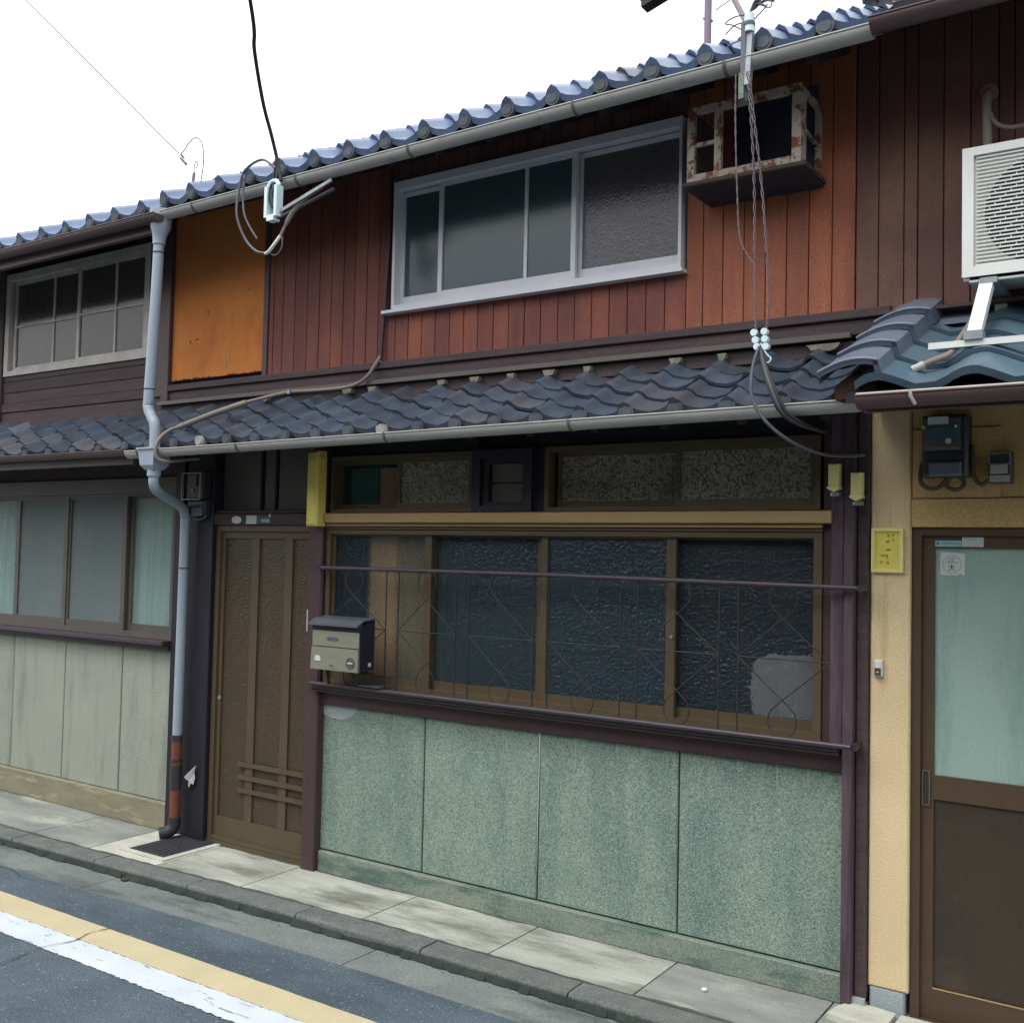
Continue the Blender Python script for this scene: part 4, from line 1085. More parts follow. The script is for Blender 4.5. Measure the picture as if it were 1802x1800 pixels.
# front plate with round hole, cavity and fan
n = 48
mb = MB()
v, f = [], []
for k in range(n):
    t = 2 * PI * k / n
    cx_, cz_ = math.cos(t), math.sin(t)
    s_ = 1 / max(abs(cx_), abs(cz_))
    ox = min(max(FX + cx_ * s_ * 0.5, AX0 + 0.03), -0.30)
    oz = min(max(FZ + cz_ * s_ * 0.5, AZ0 + 0.03), AZ1 - 0.02)
    v += [(FX + cx_ * FR, AY + 0.004, FZ + cz_ * FR), (ox, AY + 0.004, oz)]
for k in range(n):
    a, b = 2 * k, 2 * ((k + 1) % n)
    f.append((a, b, b + 1, a + 1))
mb.add(v, f)
mb.box(-0.30, AX1 - 0.03, AY + 0.002, AY + 0.006, AZ0 + 0.03, AZ1 - 0.02)
mb.build('front_plate', 'grille_white', A)
mb = MB().disc((FX, AY + 0.0065, FZ), FR + 0.004, 0.001, 40)
mb.build('fan_opening', 'fan_dark', A)
z = AZ0 + 0.044
i = 0
while z < AZ1 - 0.030:
    MB().box(AX0 + 0.042, AX1 - 0.04, AY - 0.006, AY - 0.001, z, z + 0.0055).build('grille_slat', 'grille_white', A)
    z += 0.0138
    i += 1
mb = MB()
i = 0
z = AZ0 + 0.044
while z < AZ1 - 0.044:
    for k in range(12):
        x = AX0 + 0.05 + k * 0.052 + (i % 3) * 0.017
        if (x - FX) ** 2 + (z - FZ) ** 2 < FR ** 2: mb.box(x, x + 0.003, AY - 0.004, AY, z + 0.0056, z + 0.0137)
    z += 0.0138; i += 1
mb.build('grille_ties', 'grille_white', A, kind='stuff')
frame(MB(), AX0 + 0.0, AX1, AZ0 - 0.004, AZ0 + 0.008, AY - 0.002, AY + 0.02, 0.02).build('bottom_rim', 'white_plastic', A)
for x in (-0.69, -0.10):
    MB().box(x - 0.028, x + 0.028, AY - 0.02, -0.05, 2.738, 2.758).build('mounting_foot', 'steel', A)
    MB().beam((x - 0.008, AY + 0.0, 2.736), (x - 0.012, AY - 0.20, 2.520), 0.045, 0.03, (0, 1, 0)).build('support_leg', 'white_plastic', A)
    MB().box(x - 0.04, x + 0.02, AY - 0.235, AY - 0.175, 2.500, 2.530).build('leg_bracket', 'steel', A)
    MB().beam((x, -0.06, 2.736), (x, -0.06, 2.66), 0.04, 0.03, (0, 1, 0)).build('support_leg', 'white_plastic', A)
MB().beam((-0.845, AY - 0.21, 2.490), (0.1, AY - 0.21, 2.490), 0.03, 0.022).build('support_rail', 'white_plastic', A)
MB().beam((-0.78, -0.06, 2.650), (0.1, -0.06, 2.650), 0.03, 0.02).build('support_rail', 'white_plastic', A)
# refrigerant pipe and drain hose
AP = thing('refrigerant_pipe', (-0.70, 0.0, 3.2), 'taped grey refrigerant pipe coming out of the boards above the outdoor unit', 'pipe')
MB().tube(spline([(-0.742, 0.0, 3.546), (-0.742, -0.05, 3.53), (-0.740, -0.075, 3.48), (-0.735, -0.09, 3.36), (-0.73, -0.10, 3.24), (-0.71, -0.10, 3.15)], 6), 0.017, 10).build('taped_pipe', 'conduit', AP)
MB().tube([(-0.742, 0.0, 3.546), (-0.742, -0.02, 3.546)], 0.032, 14).build('wall_cap', 'conduit', AP)
MB().tube(spline([(-0.735, -0.08, 3.46), (-0.71, -0.09, 3.40), (-0.67, -0.09, 3.37), (-0.60, -0.09, 3.365), (-0.45, -0.09, 3.38), (-0.3, -0.06, 3.42)], 6), 0.009, 8).build('branch_pipe', 'conduit', AP)
HS = thing('drain_hose', (-0.78, -0.4, 2.42), 'grey drain hose running down the blue tiles from the outdoor unit', 'hose')
hp = spline([(-0.70, -0.18, 2.76), (-0.715, -0.26, 2.70), (-0.735, -0.36, 2.60), (-0.755, -0.46, 2.52), (-0.775, -0.52, 2.46), (-0.83, -0.56, 2.43), (-0.885, -0.58, 2.402)], 6)
MB().tube(hp, 0.011, 10).build('hose', 'conduit', HS)
MB().tube([hp[-5], hp[-4], hp[-3], hp[-2], hp[-1]], [0.0135, 0.0155, 0.0135, 0.0155, 0.0135], 10).build('hose_end', 'gutter', HS)

# ------------------------------------------------------------------ RUSTY CAGE FOR A WINDOW AIR CONDITIONER
K = thing('air_conditioner_cage', (-1.63, -0.13, 3.3), 'rusty white steel cage jutting from the upper wall beside the silver window', 'metal cage')
KX0, KX1, KZ0, KZ1, KY = -1.884, -1.392, 3.330, 3.648, -0.25
mb = frame(MB(), KX0, KX1, KZ0, KZ1, KY, KY + 0.025, 0.032, 0.038, 0.030, 0.032)
mb.build('front_frame', 'rust_white', K)
B(-1.762, -1.732, KY + 0.001, KY + 0.024, KZ0 + 0.022, KZ1 - 0.026, 'divider', 'rust_white', K)
B(KX0 + 0.026, -1.762, KY + 0.003, KY + 0.02, 3.478, 3.494, 'cross_bar', 'rust_white', K)
for x in (KX0 + 0.012, KX1 - 0.012):
    for z in (KZ0 + 0.011, KZ1 - 0.012):
        B(x - 0.011, x + 0.011, KY + 0.025, 0.0, z - 0.01, z + 0.01, 'side_bar', 'rust_white', K)
MB().beam((KX1 - 0.012, KY + 0.03, 3.49), (KX1 - 0.012, -0.002, 3.47), 0.012, 0.012).build('side_bar', 'rust_white', K)
B(KX1 - 0.02, KX1 + 0.004, -0.022, -0.001, KZ0 - 0.02, KZ1 - 0.02, 'wall_bar', 'rust_white', K)
B(KX1 - 0.012, KX1 + 0.001, KY + 0.026, KY + 0.060, KZ0 + 0.002, KZ1 - 0.002, 'angle_return', 'rust_white', K)
B(KX0 + 0.02, KX0 + 0.034, KY + 0.03, 0.0, KZ0 + 0.02, KZ1 - 0.02, 'side_panel', 'dark_wood', K)
B(-1.775, KX1 - 0.01, -0.014, -0.002, KZ0 + 0.0, KZ1 + 0.08, 'dark_panel', 'interior_navy', K)
B(KX0 - 0.02, -1.777, -0.012, -0.002, KZ0 + 0.0, KZ1 + 0.08, 'wood_panel', 'board_red', K)
B(-1.90, -1.37, KY - 0.012, 0.0, KZ0 - 0.020, KZ0 - 0.002, 'shelf_board', 'bracket_wood', K, b=0.003)
mb = MB()
mb.add([(-1.88, -0.24, KZ0 - 0.021), (-1.38, -0.24, KZ0 - 0.021), (-1.38, 0, KZ0 - 0.021), (-1.88, 0, KZ0 - 0.021), (-1.88, 0, KZ0 - 0.034), (-1.38, 0, KZ0 - 0.034)],
       [(0, 3, 2, 1), (0, 1, 5, 4), (2, 3, 4, 5), (0, 4, 3), (1, 2, 5)])
mb.build('bracket_shadow_wedge', 'soffit', K)  # dark wedge models the shadow and bracket bottom under the shelf

# ------------------------------------------------------------------ WINDOW GRILLE
G = thing('window_grille', (-2.7, -0.1, 1.03), 'dark wrought-iron grille with diamond and loop pattern across the lower window', 'window grille')
MB().tube([(-4.090, -0.1, 1.655), (-2.6, -0.1, 1.656), (-1.180, -0.1, 1.644)], 0.011, 10).build('top_rail', 'rail', G)
MB().tube([(-4.13, -0.115, 1.030), (-1.215, -0.115, 1.026)], 0.011, 10).build('bottom_rail', 'rail', G)
for x, z in ((-1.19, 1.644), (-1.21, 1.026), (-4.10, 1.655)):
    B(x - 0.008, x + 0.014, -0.112, -0.02, z - 0.012, z + 0.012, 'wall_fixing', 'grille', G)
cells = [(-4.070, -3.615), (-3.532, -3.163), (-3.083, -2.705), (-2.623, -2.243), (-2.158, -1.774), (-1.690, -1.305)]
bars = []
for a, b in cells[:1]: bars += [a, b]
for a, b in cells[1:]: bars += [a, b]
for x in bars[:-1]:
    MB().box(x - 0.0024, x + 0.0024, -0.1024, -0.0976, 1.03, 1.652).build('upright_bar', 'grille', G)
for i, (a, b) in enumerate(cells):
    c = (a + b) / 2
    hw = (b - a) / 2
    zc, zt, zb = 1.345, 1.510, 1.180
    pts = [(a, zc), (c, zt)]
    R_ = 0.066
    loop = []
    for s in (1, -1):
        z0 = zt if s > 0 else zb
        zz = z0 + s * 0.085
        arc = []
        for k in range(17):
            t = math.radians(-50 + 280 * k / 16)
            arc.append((c + math.cos(t) * R_ * 0.9, zz + s * math.sin(t) * R_))
        loop.append(arc)
    yy = -0.1
    # one continuous ribbon: left tip -> top loop -> right tip -> bottom loop -> left tip
    path = [(a, zc), (c, zt)] + loop[0] + [(c, zt), (b, zc), (c, zb)] + list(reversed(loop[1]))[::-1][::-1][::-1] + [(c, zb), (a, zc)]
    mb = MB()
    P3 = [Vector((p[0], yy, p[1])) for p in path]
    for p, q in zip(P3[:-1], P3[1:]):
        if (q - p).length > 1e-5: mb.tube([p, q], 0.0027, 5)
    mb.tube([(a, yy, zc), (b, yy, zc)], 0.003, 5)
    mb.build('scroll_motif', 'grille', G)

# ------------------------------------------------------------------ MAILBOX
X = thing('mailbox', (-3.86, -0.18, 1.04), 'black mailbox with olive silver front hanging on the left end of the window grille', 'mailbox')
MX0, MX1, MY0, MY1 = -4.020, -3.680, -0.225, -0.110
mb = MB()
pf = [(MY1, 1.135), (MY0 + 0.008, 1.125), (MY0 + 0.005, 1.362), (MY0 + 0.03, 1.383), (MY1, 1.392)]
v = [(MX0, a, b) for a, b in pf] + [(MX1, a, b) for a, b in pf]
k = len(pf)
mb.add(v, [tuple(range(k)), tuple(range(2 * k - 1, k - 1, -1))] + [(i, k + i, k + (i + 1) % k, (i + 1) % k) for i in range(k)])
mb.build('body', 'mail_body', X)
B(MX0 + 0.008, MX1 - 0.004, MY0 - 0.002, MY0 + 0.01, 1.247, 1.328, 'front_flap', 'mail_front', X, b=0.002)
mb = MB()
mb.add([(MX0 + 0.008, MY0 - 0.004, 1.243), (MX1 - 0.004, MY0 - 0.004, 1.243), (MX1 - 0.002, MY0 - 0.008, 1.126), (MX0 + 0.004, MY0 - 0.008, 1.126),
        (MX0 + 0.008, MY0 + 0.01, 1.243), (MX1 - 0.004, MY0 + 0.01, 1.243), (MX1 - 0.002, MY0 + 0.01, 1.126), (MX0 + 0.004, MY0 + 0.01, 1.126)],
       [(3, 2, 1, 0), (4, 5, 6, 7), (0, 1, 5, 4), (1, 2, 6, 5), (2, 3, 7, 6), (3, 0, 4, 7)])
mb.build('front_door', 'mail_front', X)
mb = MB()
mb.add([(MX0 - 0.01, MY0 - 0.02, 1.366), (MX1, MY0 - 0.02, 1.366), (MX1, MY0 + 0.03, 1.390), (MX0 - 0.01, MY0 + 0.03, 1.390), (MX1, MY1, 1.400), (MX0 - 0.01, MY1, 1.400),
        (MX0 - 0.01, MY0 - 0.02, 1.356), (MX1, MY0 - 0.02, 1.356), (MX1, MY1, 1.392), (MX0 - 0.01, MY1, 1.392)],
       [(0, 1, 2, 3), (3, 2, 4, 5), (6, 7, 1, 0), (6, 9, 8, 7), (7, 8, 4, 2), (1, 7, 2), (6, 0, 3), (6, 3, 5, 9), (5, 4, 8, 9)])
mb.build('lid', 'mail_lid', X)
nm = MB()
for sgn in (-1, 1):
    nm.disc((-3.865 + sgn * 0.034, MY0 - 0.0045, 1.289), 0.008, 0.003, 10)
nm.box(-3.895, -3.835, MY0 - 0.0035, MY0 - 0.002, 1.279, 1.299)
nm.build('name_holder', 'mail_lid', X)
tn = MB()
for k in range(20):
    t = 2 * PI * k / 20; t2 = 2 * PI * (k + 1) / 20
    tn.beam((-3.732 + 0.026 * math.cos(t), MY0 - 0.009, 1.172 + 0.026 * math.sin(t)), (-3.732 + 0.026 * math.cos(t2), MY0 - 0.009, 1.172 + 0.026 * math.sin(t2)), 0.005, 0.004, (0, 1, 0))
tn.disc((-3.732, MY0 - 0.0095, 1.172), 0.022, 0.004, 16)
tn.build('dial_lock', 'mail_lid', X)
B(-3.750, -3.714, MY0 - 0.013, MY0 - 0.009, 1.169, 1.175, 'lock_grip', 'label_white', X)
mb = MB()
mb.prism([(-3.985, 1.170), (-3.943, 1.170), (-3.943, 1.180), (-3.950, 1.198), (-3.978, 1.198), (-3.985, 1.180)][::-1], MY0 - 0.0095, MY0 - 0.006)
mb.build('bird_emblem', 'label_white', X)
MB().tube([(-3.862, MY0 - 0.006, 1.155), (-3.862, MY0 - 0.022, 1.155), (-3.848, MY0 - 0.026, 1.160)], 0.0045, 8).build('door_knob', 'steel', X)
B(MX1 - 0.001, MX1 + 0.001, -0.155, -0.133, 1.152, 1.172, 'side_label', 'label_white', X)
MB().tube(spline([(-3.80, -0.16, 1.128), (-3.78, -0.15, 1.08), (-3.76, -0.13, 1.045)], 4), 0.006, 6).build('hanging_strap', 'mail_body', X)
B(-3.76, -3.62, -0.135, -0.06, 1.045, 1.052, 'support_plate', 'mail_lid', X)
MB().beam((-3.99, -0.14, 1.128), (-3.99, -0.118, 1.04), 0.02, 0.01, (1, 0, 0)).build('bracket', 'brown_alu', X)

# ------------------------------------------------------------------ YELLOW LAMP, METERS, FUSES
mb = MB()
v = [(-4.262, -0.115), (-4.165, -0.115), (-4.165, -0.055), (-4.262, -0.055)]
Y = thing('porch_lamp', (-4.21, -0.09, 1.88), 'yellowed plastic box lamp hanging on the post beside the entrance door', 'lamp')
B(-4.192, -4.108, -0.128, -0.056, 1.880, 2.292, 'lamp_cover', 'yellow_plastic', Y, b=0.012)
B(-4.180, -4.12, -0.075, -0.056, 2.292, 2.31, 'mount', 'dark_wood', Y)
MB().disc((-4.165, -0.1295, 1.91), 0.003, 0.002, 8).build('screw', 'pipe_black', Y)

E1 = thing('electricity_meter', (-5.17, -0.08, 1.92), 'small dark electricity meter under the gutter beside the grey downspout', 'electric meter', 'electricity meters')
B(-5.235, -5.075, -0.10, -0.045, 2.04, 2.205, 'meter_case', 'meter_dark', E1, b=0.01)
frame(MB(), -5.255, -5.085, 2.035, 2.20, -0.115, -0.105, 0.006).build('glass_frame', 'steel', E1)
B(-5.20, -5.13, -0.108, -0.104, 2.12, 2.185, 'dial_plate', 'grey_brown', E1)
MB().disc((-5.165, -0.110, 2.095), 0.007, 0.004, 10).build('meter_seal', 'label_white', E1)
B(-5.225, -5.065, -0.09, -0.045, 1.945, 2.035, 'terminal_box', 'meter_dark', E1, b=0.01)
B(-5.175, -5.085, -0.10, -0.09, 1.940, 1.990, 'terminal_cover', 'meter_grey', E1, b=0.003)
MB().tube(spline([(-5.19, -0.07, 1.95), (-5.16, -0.08, 1.925), (-5.12, -0.085, 1.918), (-5.08, -0.08, 1.93), (-5.07, -0.07, 1.95)], 4), 0.006, 6).build('cable_loop', 'cable_grey', E1)

E2 = thing('electricity_meter', (-0.87, -0.07, 2.05), 'large grey electricity meter with white label on the beige wall above the glazed door', 'electric meter', 'electricity meters')
B(-0.965, -0.800, -0.085, -0.006, 2.075, 2.310, 'meter_case', 'meter_dark', E2, b=0.012)
B(-0.955, -0.822, -0.115, -0.086, 2.175, 2.300, 'meter_window', 'meter_clear', E2, b=0.01)
B(-0.935, -0.862, -0.119, -0.116, 2.272, 2.300, 'meter_label', 'label_white', E2)
MB().disc((-0.862, -0.121, 2.207), 0.011, 0.005, 14).build('meter_seal', 'label_white', E2)
MB().disc((-0.952, -0.119, 2.262), 0.006, 0.004, 10).build('case_screw', 'label_white', E2)
MB().disc((-0.836, -0.119, 2.262), 0.006, 0.004, 10).build('case_screw', 'label_white', E2)
B(-0.945, -0.83, -0.090, -0.087, 2.215, 2.262, 'register', 'label_teal', E2)
B(-0.940, -0.815, -0.098, -0.088, 2.138, 2.165, 'terminal_strip', 'mail_body', E2)
B(-0.935, -0.820, -0.105, -0.087, 2.078, 2.130, 'terminal_cover', 'meter_grey', E2, b=0.005)
for nm_, pp in (('cable_loop', [(-0.955, -0.03, 2.17), (-0.975, -0.04, 2.12), (-0.975, -0.05, 2.06), (-0.945, -0.055, 2.035), (-0.91, -0.06, 2.035), (-0.885, -0.06, 2.06), (-0.88, -0.05, 2.08)]),
                ('cable_loop', [(-0.87, -0.05, 2.08), (-0.88, -0.06, 2.045), (-0.855, -0.065, 2.028), (-0.825, -0.06, 2.035), (-0.82, -0.05, 2.06), (-0.835, -0.05, 2.08)]),
                ('cable_loop', [(-0.795, -0.03, 2.20), (-0.79, -0.05, 2.12), (-0.78, -0.055, 2.07), (-0.758, -0.055, 2.045), (-0.735, -0.05, 2.06)])):
    MB().tube(spline(pp, 5), 0.0085, 8).build(nm_, 'dark_olive', E2)
E3 = thing('breaker_box', (-0.69, -0.05, 2.05), 'small clear-topped breaker box right of the large grey meter', 'breaker box')
B(-0.735, -0.655, -0.055, -0.006, 2.050, 2.165, 'box_base', 'meter_dark', E3, b=0.008)
frame(MB(), -0.732, -0.658, 2.120, 2.162, -0.062, -0.056, 0.0035).build('lid_edge', 'steel', E3)
B(-0.728, -0.668, -0.066, -0.056, 2.085, 2.120, 'box_cover', 'gutter', E3, b=0.003)
B(-0.730, -0.660, -0.062, -0.056, 2.055, 2.080, 'switch_plate', 'gutter', E3, b=0.002)

def fuse(x, z, label):
    F = thing('fuse_holder', (x, -0.08, z - 0.12), label, 'fuse holder', 'cream fuse holders on the right-hand posts')
    mb = MB().bbox(x - 0.021, x + 0.021, -0.115, -0.072, z - 0.095, z, 0.005)
    mb.build('fuse_cover', 'cream_plastic', F)
    MB().prism([(x - 0.024, z - 0.098), (x, z - 0.112), (x + 0.024, z - 0.098), (x + 0.024, z - 0.09), (x - 0.024, z - 0.09)], -0.118, -0.072).build('cover_skirt', 'cream_plastic', F)
    B(x - 0.016, x + 0.02, -0.10, -0.072, z - 0.128, z - 0.113, 'terminal', 'steel', F)
    MB().disc((x - 0.01, -0.104, z - 0.121), 0.004, 0.004, 8).build('terminal_screw', 'label_white', F)
fuse(-1.294, 2.135, 'cream plastic fuse holder, the higher one, on the purple-brown post beside the window')
fuse(-1.205, 2.098, 'cream plastic fuse holder, the lower one, next to the beige pillar')

# ------------------------------------------------------------------ PLAQUE, BELL, STICKERS
Pq = thing('name_plaque', (-1.106, -0.02, 1.71), 'small yellow framed plaque with faded characters on the beige pillar', 'plaque')
B(-1.158, -1.054, -0.022, -0.012, 1.718, 1.875, 'plaque_plate', 'plaque', Pq)
frame(MB(), -1.166, -1.045, 1.709, 1.883, -0.032, -0.0125, 0.013, 0.013, 0.013, 0.013).build('plaque_frame', 'plaque_frame', Pq)

def text(body, size, loc, name, m, parent, ext=0.0004):
    cu = bpy.data.curves.new(name, 'FONT')
    cu.body = body
    cu.size = size
    cu.extrude = ext
    cu.align_x = 'CENTER'; cu.align_y = 'CENTER'
    o = bpy.data.objects.new(name, cu)
    C.objects.link(o)
    bpy.context.view_layer.update()
    dg = bpy.context.evaluated_depsgraph_get()
    me = bpy.data.meshes.new_from_object(o.evaluated_get(dg))
    bpy.data.objects.remove(o)
    me.materials.clear(); me.materials.append(MT[m])
    o2 = bpy.data.objects.new(name, me)
    C.objects.link(o2)
    o2.rotation_euler = (PI / 2, 0, 0)
    o2.location = Vector(loc) - wloc(parent)
    o2.parent = parent
    return o2
random.seed(11)
mb = MB()
def scribble(mb, x0, z0, s, y, n=5):                    # illegible brush strokes
    for _ in range(n):
        a = random.choice((0, 0, PI / 2, 0.8, -0.8)) + random.uniform(-.2, .2)
        l = s * random.uniform(0.3, 0.55)
        cx_, cz_ = x0 + random.uniform(-.22, .22) * s, z0 + random.uniform(-.3, .3) * s
        mb.beam((cx_ - math.cos(a) * l, y, cz_ - math.sin(a) * l), (cx_ + math.cos(a) * l, y, cz_ + math.sin(a) * l), s * 0.09, 0.001, (0, 1, 0))
for (x, z, s) in ((-1.102, 1.853, 0.014), (-1.104, 1.829, 0.016), (-1.100, 1.801, 0.018), (-1.108, 1.773, 0.018), (-1.104, 1.745, 0.016), (-1.124, 1.777, 0.014), (-1.128, 1.749, 0.012), (-1.085, 1.855, 0.010), (-1.085, 1.838, 0.010)):
    scribble(mb, x, z, s, -0.0225)
mb.build('faded_characters', 'plaque_ink', Pq)

Bl = thing('doorbell', (-1.137, -0.02, 1.295), 'small white and olive doorbell button low on the beige pillar', 'doorbell')
B(-1.153, -1.121, -0.034, -0.012, 1.302, 1.364, 'bell_case', 'white_plastic', Bl, b=0.005)
B(-1.149, -1.125, -0.037, -0.034, 1.306, 1.334, 'bell_button', 'door_brown', Bl, b=0.002)
B(-1.142, -1.132, -0.0385, -0.037, 1.316, 1.320, 'bell_light', 'label_white', Bl)

def sticker(x0, x1, z0, z1, y, m, label, name='sticker', group=None):
    t = thing(name, ((x0 + x1) / 2, y, z0), label, 'sticker', group)
    B(x0, x1, y - 0.0008, y, z0, z1, 'backing', m, t)
    return t
s1 = sticker(-0.938, -0.843, 1.814, 1.837, 0.0291, 'label_blue', 'narrow pale blue sticker with tiny emblem at the top corner of the glazed door')
mb = MB().prism([(-0.934, 1.832), (-0.929, 1.829), (-0.924, 1.832), (-0.924, 1.825), (-0.929, 1.818), (-0.934, 1.825)], 0.0275, 0.0282)
mb.build('emblem', 'ink_teal', s1)
mb = MB()
for i in range(8): scribble(mb, -0.913 + i * 0.009, 1.8255, 0.008, 0.0278, 4)
mb.build('small_print', 'ink_teal', s1)
s2 = sticker(-0.841, -0.764, 1.814, 1.851, 0.0291, 'label_white', 'white rectangular sticker right of the narrow blue one on the glazed door')
mb = MB()
for r in range(3):
    for i in range(9): scribble(mb, -0.833 + i * 0.0078, 1.841 - r * 0.010, 0.005, 0.0278, 3)
mb.build('small_print', 'ink_grey', s2)
s3 = thing('sticker', (-0.877, 0.041, 1.705), 'square white sticker with dark blue character and grey ring on the door glass', 'sticker')
c_ = [(-0.916, 1.704), (-0.858, 1.704), (-0.848, 1.712), (-0.838, 1.702), (-0.833, 1.708), (-0.832, 1.788), (-0.838, 1.789), (-0.915, 1.793), (-0.921, 1.787), (-0.922, 1.711)]
MB().prism(c_, 0.0405, 0.0415).build('backing', 'label_white', s3)
text('大', 0.030, (-0.880, 0.0400, 1.731), 'character', 'ink', s3)
mb = MB()
for k in range(32):
    t, t2 = 2 * PI * k / 32, 2 * PI * (k + 1) / 32
    mb.beam((-0.879 + 0.034 * math.cos(t), 0.0400, 1.746 + 0.034 * math.sin(t)), (-0.879 + 0.034 * math.cos(t2), 0.0400, 1.746 + 0.034 * math.sin(t2)), 0.002, 0.0008, (0, 1, 0))
mb.build('ring', 'ink_grey', s3)
mb = MB()
for i in range(7): scribble(mb, -0.900 + i * 0.0068, 1.757 - abs(i - 3) * 0.0015, 0.007, 0.0400, 3)
for i in range(4): scribble(mb, -0.889 + i * 0.0065, 1.768, 0.006, 0.0400, 3)
mb.build('small_print', 'ink', s3)

t = thing('sticker', (-4.845, -0.036, 1.895), 'pale oval sticker on the dark header above the entrance door', 'sticker')
MB().prism([(-4.845 + 0.042 * math.cos(2 * PI * k / 20), 1.917 + 0.022 * math.sin(2 * PI * k / 20)) for k in range(20)], -0.037, -0.0355).build('backing', 'label_white', t)
t = sticker(-4.762, -4.676, 1.894, 1.942, -0.0355, 'label_white', 'white rectangular sticker between the oval one and the teal one above the entrance door')
mb = MB()
for r in range(3):
    for i in range(6): scribble(mb, -4.752 + i * 0.013, 1.932 - r * 0.013, 0.008, -0.0368, 3)
mb.build('small_print', 'ink_grey', t)
t = sticker(-4.668, -4.560, 1.896, 1.934, -0.0355, 'label_teal', 'teal sticker with grey text bar at the end of the row above the entrance door')
B(-4.635, -4.566, -0.0372, -0.0364, 1.903, 1.921, 'text_bar', 'ink_grey', t)
MB().prism([(-4.575, 1.934), (-4.560, 1.934), (-4.558, 1.950), (-4.566, 1.955)], -0.037, -0.0362).build('torn_corner', 'label_white', t)

# ------------------------------------------------------------------ CONDUIT ALONG THE WALL
CD = thing('wall_conduit', (-4.0, -0.1, 2.3), 'thin taupe conduit running down the board wall and across the lower tiles to the gutter', 'conduit')
MB().tube(spline([(-3.740, -0.012, 3.90), (-3.735, -0.012, 3.5), (-3.755, -0.012, 3.1), (-3.776, -0.015, 2.78)], 5), 0.009, 8).build('upper_conduit', 'plum_paint', CD)
MB().tube(spline([(-3.776, -0.015, 2.80), (-3.782, -0.05, 2.745), (-3.83, -0.07, 2.675), (-3.93, -0.09, 2.635), (-4.12, -0.12, 2.625), (-4.33, -0.14, 2.625), (-4.45, -0.22, 2.590), (-4.62, -0.32, 2.535)], 6), 0.010, 8).build('middle_conduit', 'conduit', CD)
MB().tube([(-4.53, -0.27, 2.563), (-4.70, -0.355, 2.500), (-4.90, -0.43, 2.425)], 0.0165, 10).build('sleeve', 'conduit', CD)
MB().tube(spline([(-4.895, -0.43, 2.428), (-4.925, -0.47, 2.405), (-4.94, -0.52, 2.36), (-4.935, -0.555, 2.30), (-4.925, -0.55, 2.24), (-4.90, -0.50, 2.225), (-4.88, -0.42, 2.24), (-4.88, -0.3, 2.26)], 6), 0.0105, 8).build('lower_bend', 'conduit', CD)
MB().disc((-3.77, -0.03, 2.762), 0.010, 0.012, 10).build('pipe_clip', 'steel', CD)
MB().disc((-4.32, -0.158, 2.625), 0.013, 0.012, 10).build('pipe_clip', 'steel', CD)

# ------------------------------------------------------------------ OVERHEAD CABLES
K1 = thing('service_cable', (-4.05, -0.52, 3.3), 'thick black service cable coming down to a steel clamp at the upper gutter', 'cable')
MB().tube(spline([(-1.0, -6.5, 8.0), (-2.2, -3.6, 6.2), (-3.2, -1.8, 4.85), (-3.772, -1.0, 4.31), (-3.90, -0.85, 4.161), (-3.995, -0.70, 3.985), (-4.017, -0.62, 3.858), (-4.022, -0.57, 3.745), (-4.00, -0.56, 3.63)], 8), 0.010, 8).build('black_cable', 'cable_black', K1)
for k, off in enumerate((-0.012, 0.012)):
    MB().tube(spline([(-4.03 + off, -0.56, 3.75), (-4.03 + off, -0.57, 3.66), (-4.045 + off, -0.585, 3.56), (-4.02 + off, -0.58, 3.49)], 5), 0.006, 6).build('clamp_wire', 'cable_black', K1)
cl = MB()
cl.box(-4.075, -4.055, -0.60, -0.555, 3.44, 3.60)
cl.box(-4.005, -3.985, -0.60, -0.555, 3.44, 3.60)
cl.box(-4.055, -4.005, -0.60, -0.555, 3.42, 3.45)
cl.tube([(-4.065 + 0.035 - 0.035 * math.cos(PI * k / 8), -0.578, 3.60 + 0.03 * math.sin(PI * k / 8)) for k in range(9)], 0.012, 6)
cl.build('cable_clamp', 'insul', K1)
MB().beam((-4.0, -0.575, 3.46), (-3.70, -0.50, 3.60), 0.012, 0.016).build('steel_arm', 'steel', K1)
MB().beam((-4.02, -0.57, 3.43), (-3.72, -0.46, 3.57), 0.022, 0.010).build('lower_arm', 'cable_grey', K1)
MB().tube(spline([(-4.03, -0.57, 3.70), (-4.12, -0.585, 3.755), (-4.23, -0.60, 3.71), (-4.27, -0.60, 3.60), (-4.275, -0.60, 3.48), (-4.23, -0.58, 3.36), (-4.16, -0.57, 3.29), (-4.10, -0.56, 3.27)], 7), 0.007, 6).build('cable_loop', 'cable_grey', K1)
MB().tube(spline([(-4.22, -0.59, 3.72), (-4.245, -0.59, 3.62), (-4.235, -0.59, 3.50), (-4.20, -0.58, 3.42), (-4.15, -0.57, 3.35)], 6), 0.006, 6).build('cable_loop', 'cable_grey', K1)
MB().tube(spline([(-4.095, -0.56, 3.268), (-4.06, -0.57, 3.272), (-4.02, -0.57, 3.305), (-3.99, -0.56, 3.345)], 5), 0.009, 8).build('bare_connector', 'white_plastic', K1)
MB().tube(spline([(-4.06, -0.56, 3.262), (-4.02, -0.56, 3.25), (-3.98, -0.56, 3.28), (-3.975, -0.56, 3.34)], 5), 0.004, 6).build('cable_tail', 'cable_grey', K1)
MB().tube(spline([(-3.99, -0.56, 3.345), (-3.965, -0.55, 3.40), (-3.925, -0.54, 3.465), (-3.86, -0.52, 3.53), (-3.78, -0.49, 3.58)], 5), [0.008] * 6 + [0.013] * 15, 8).build('cable_sleeve', 'conduit', K1)

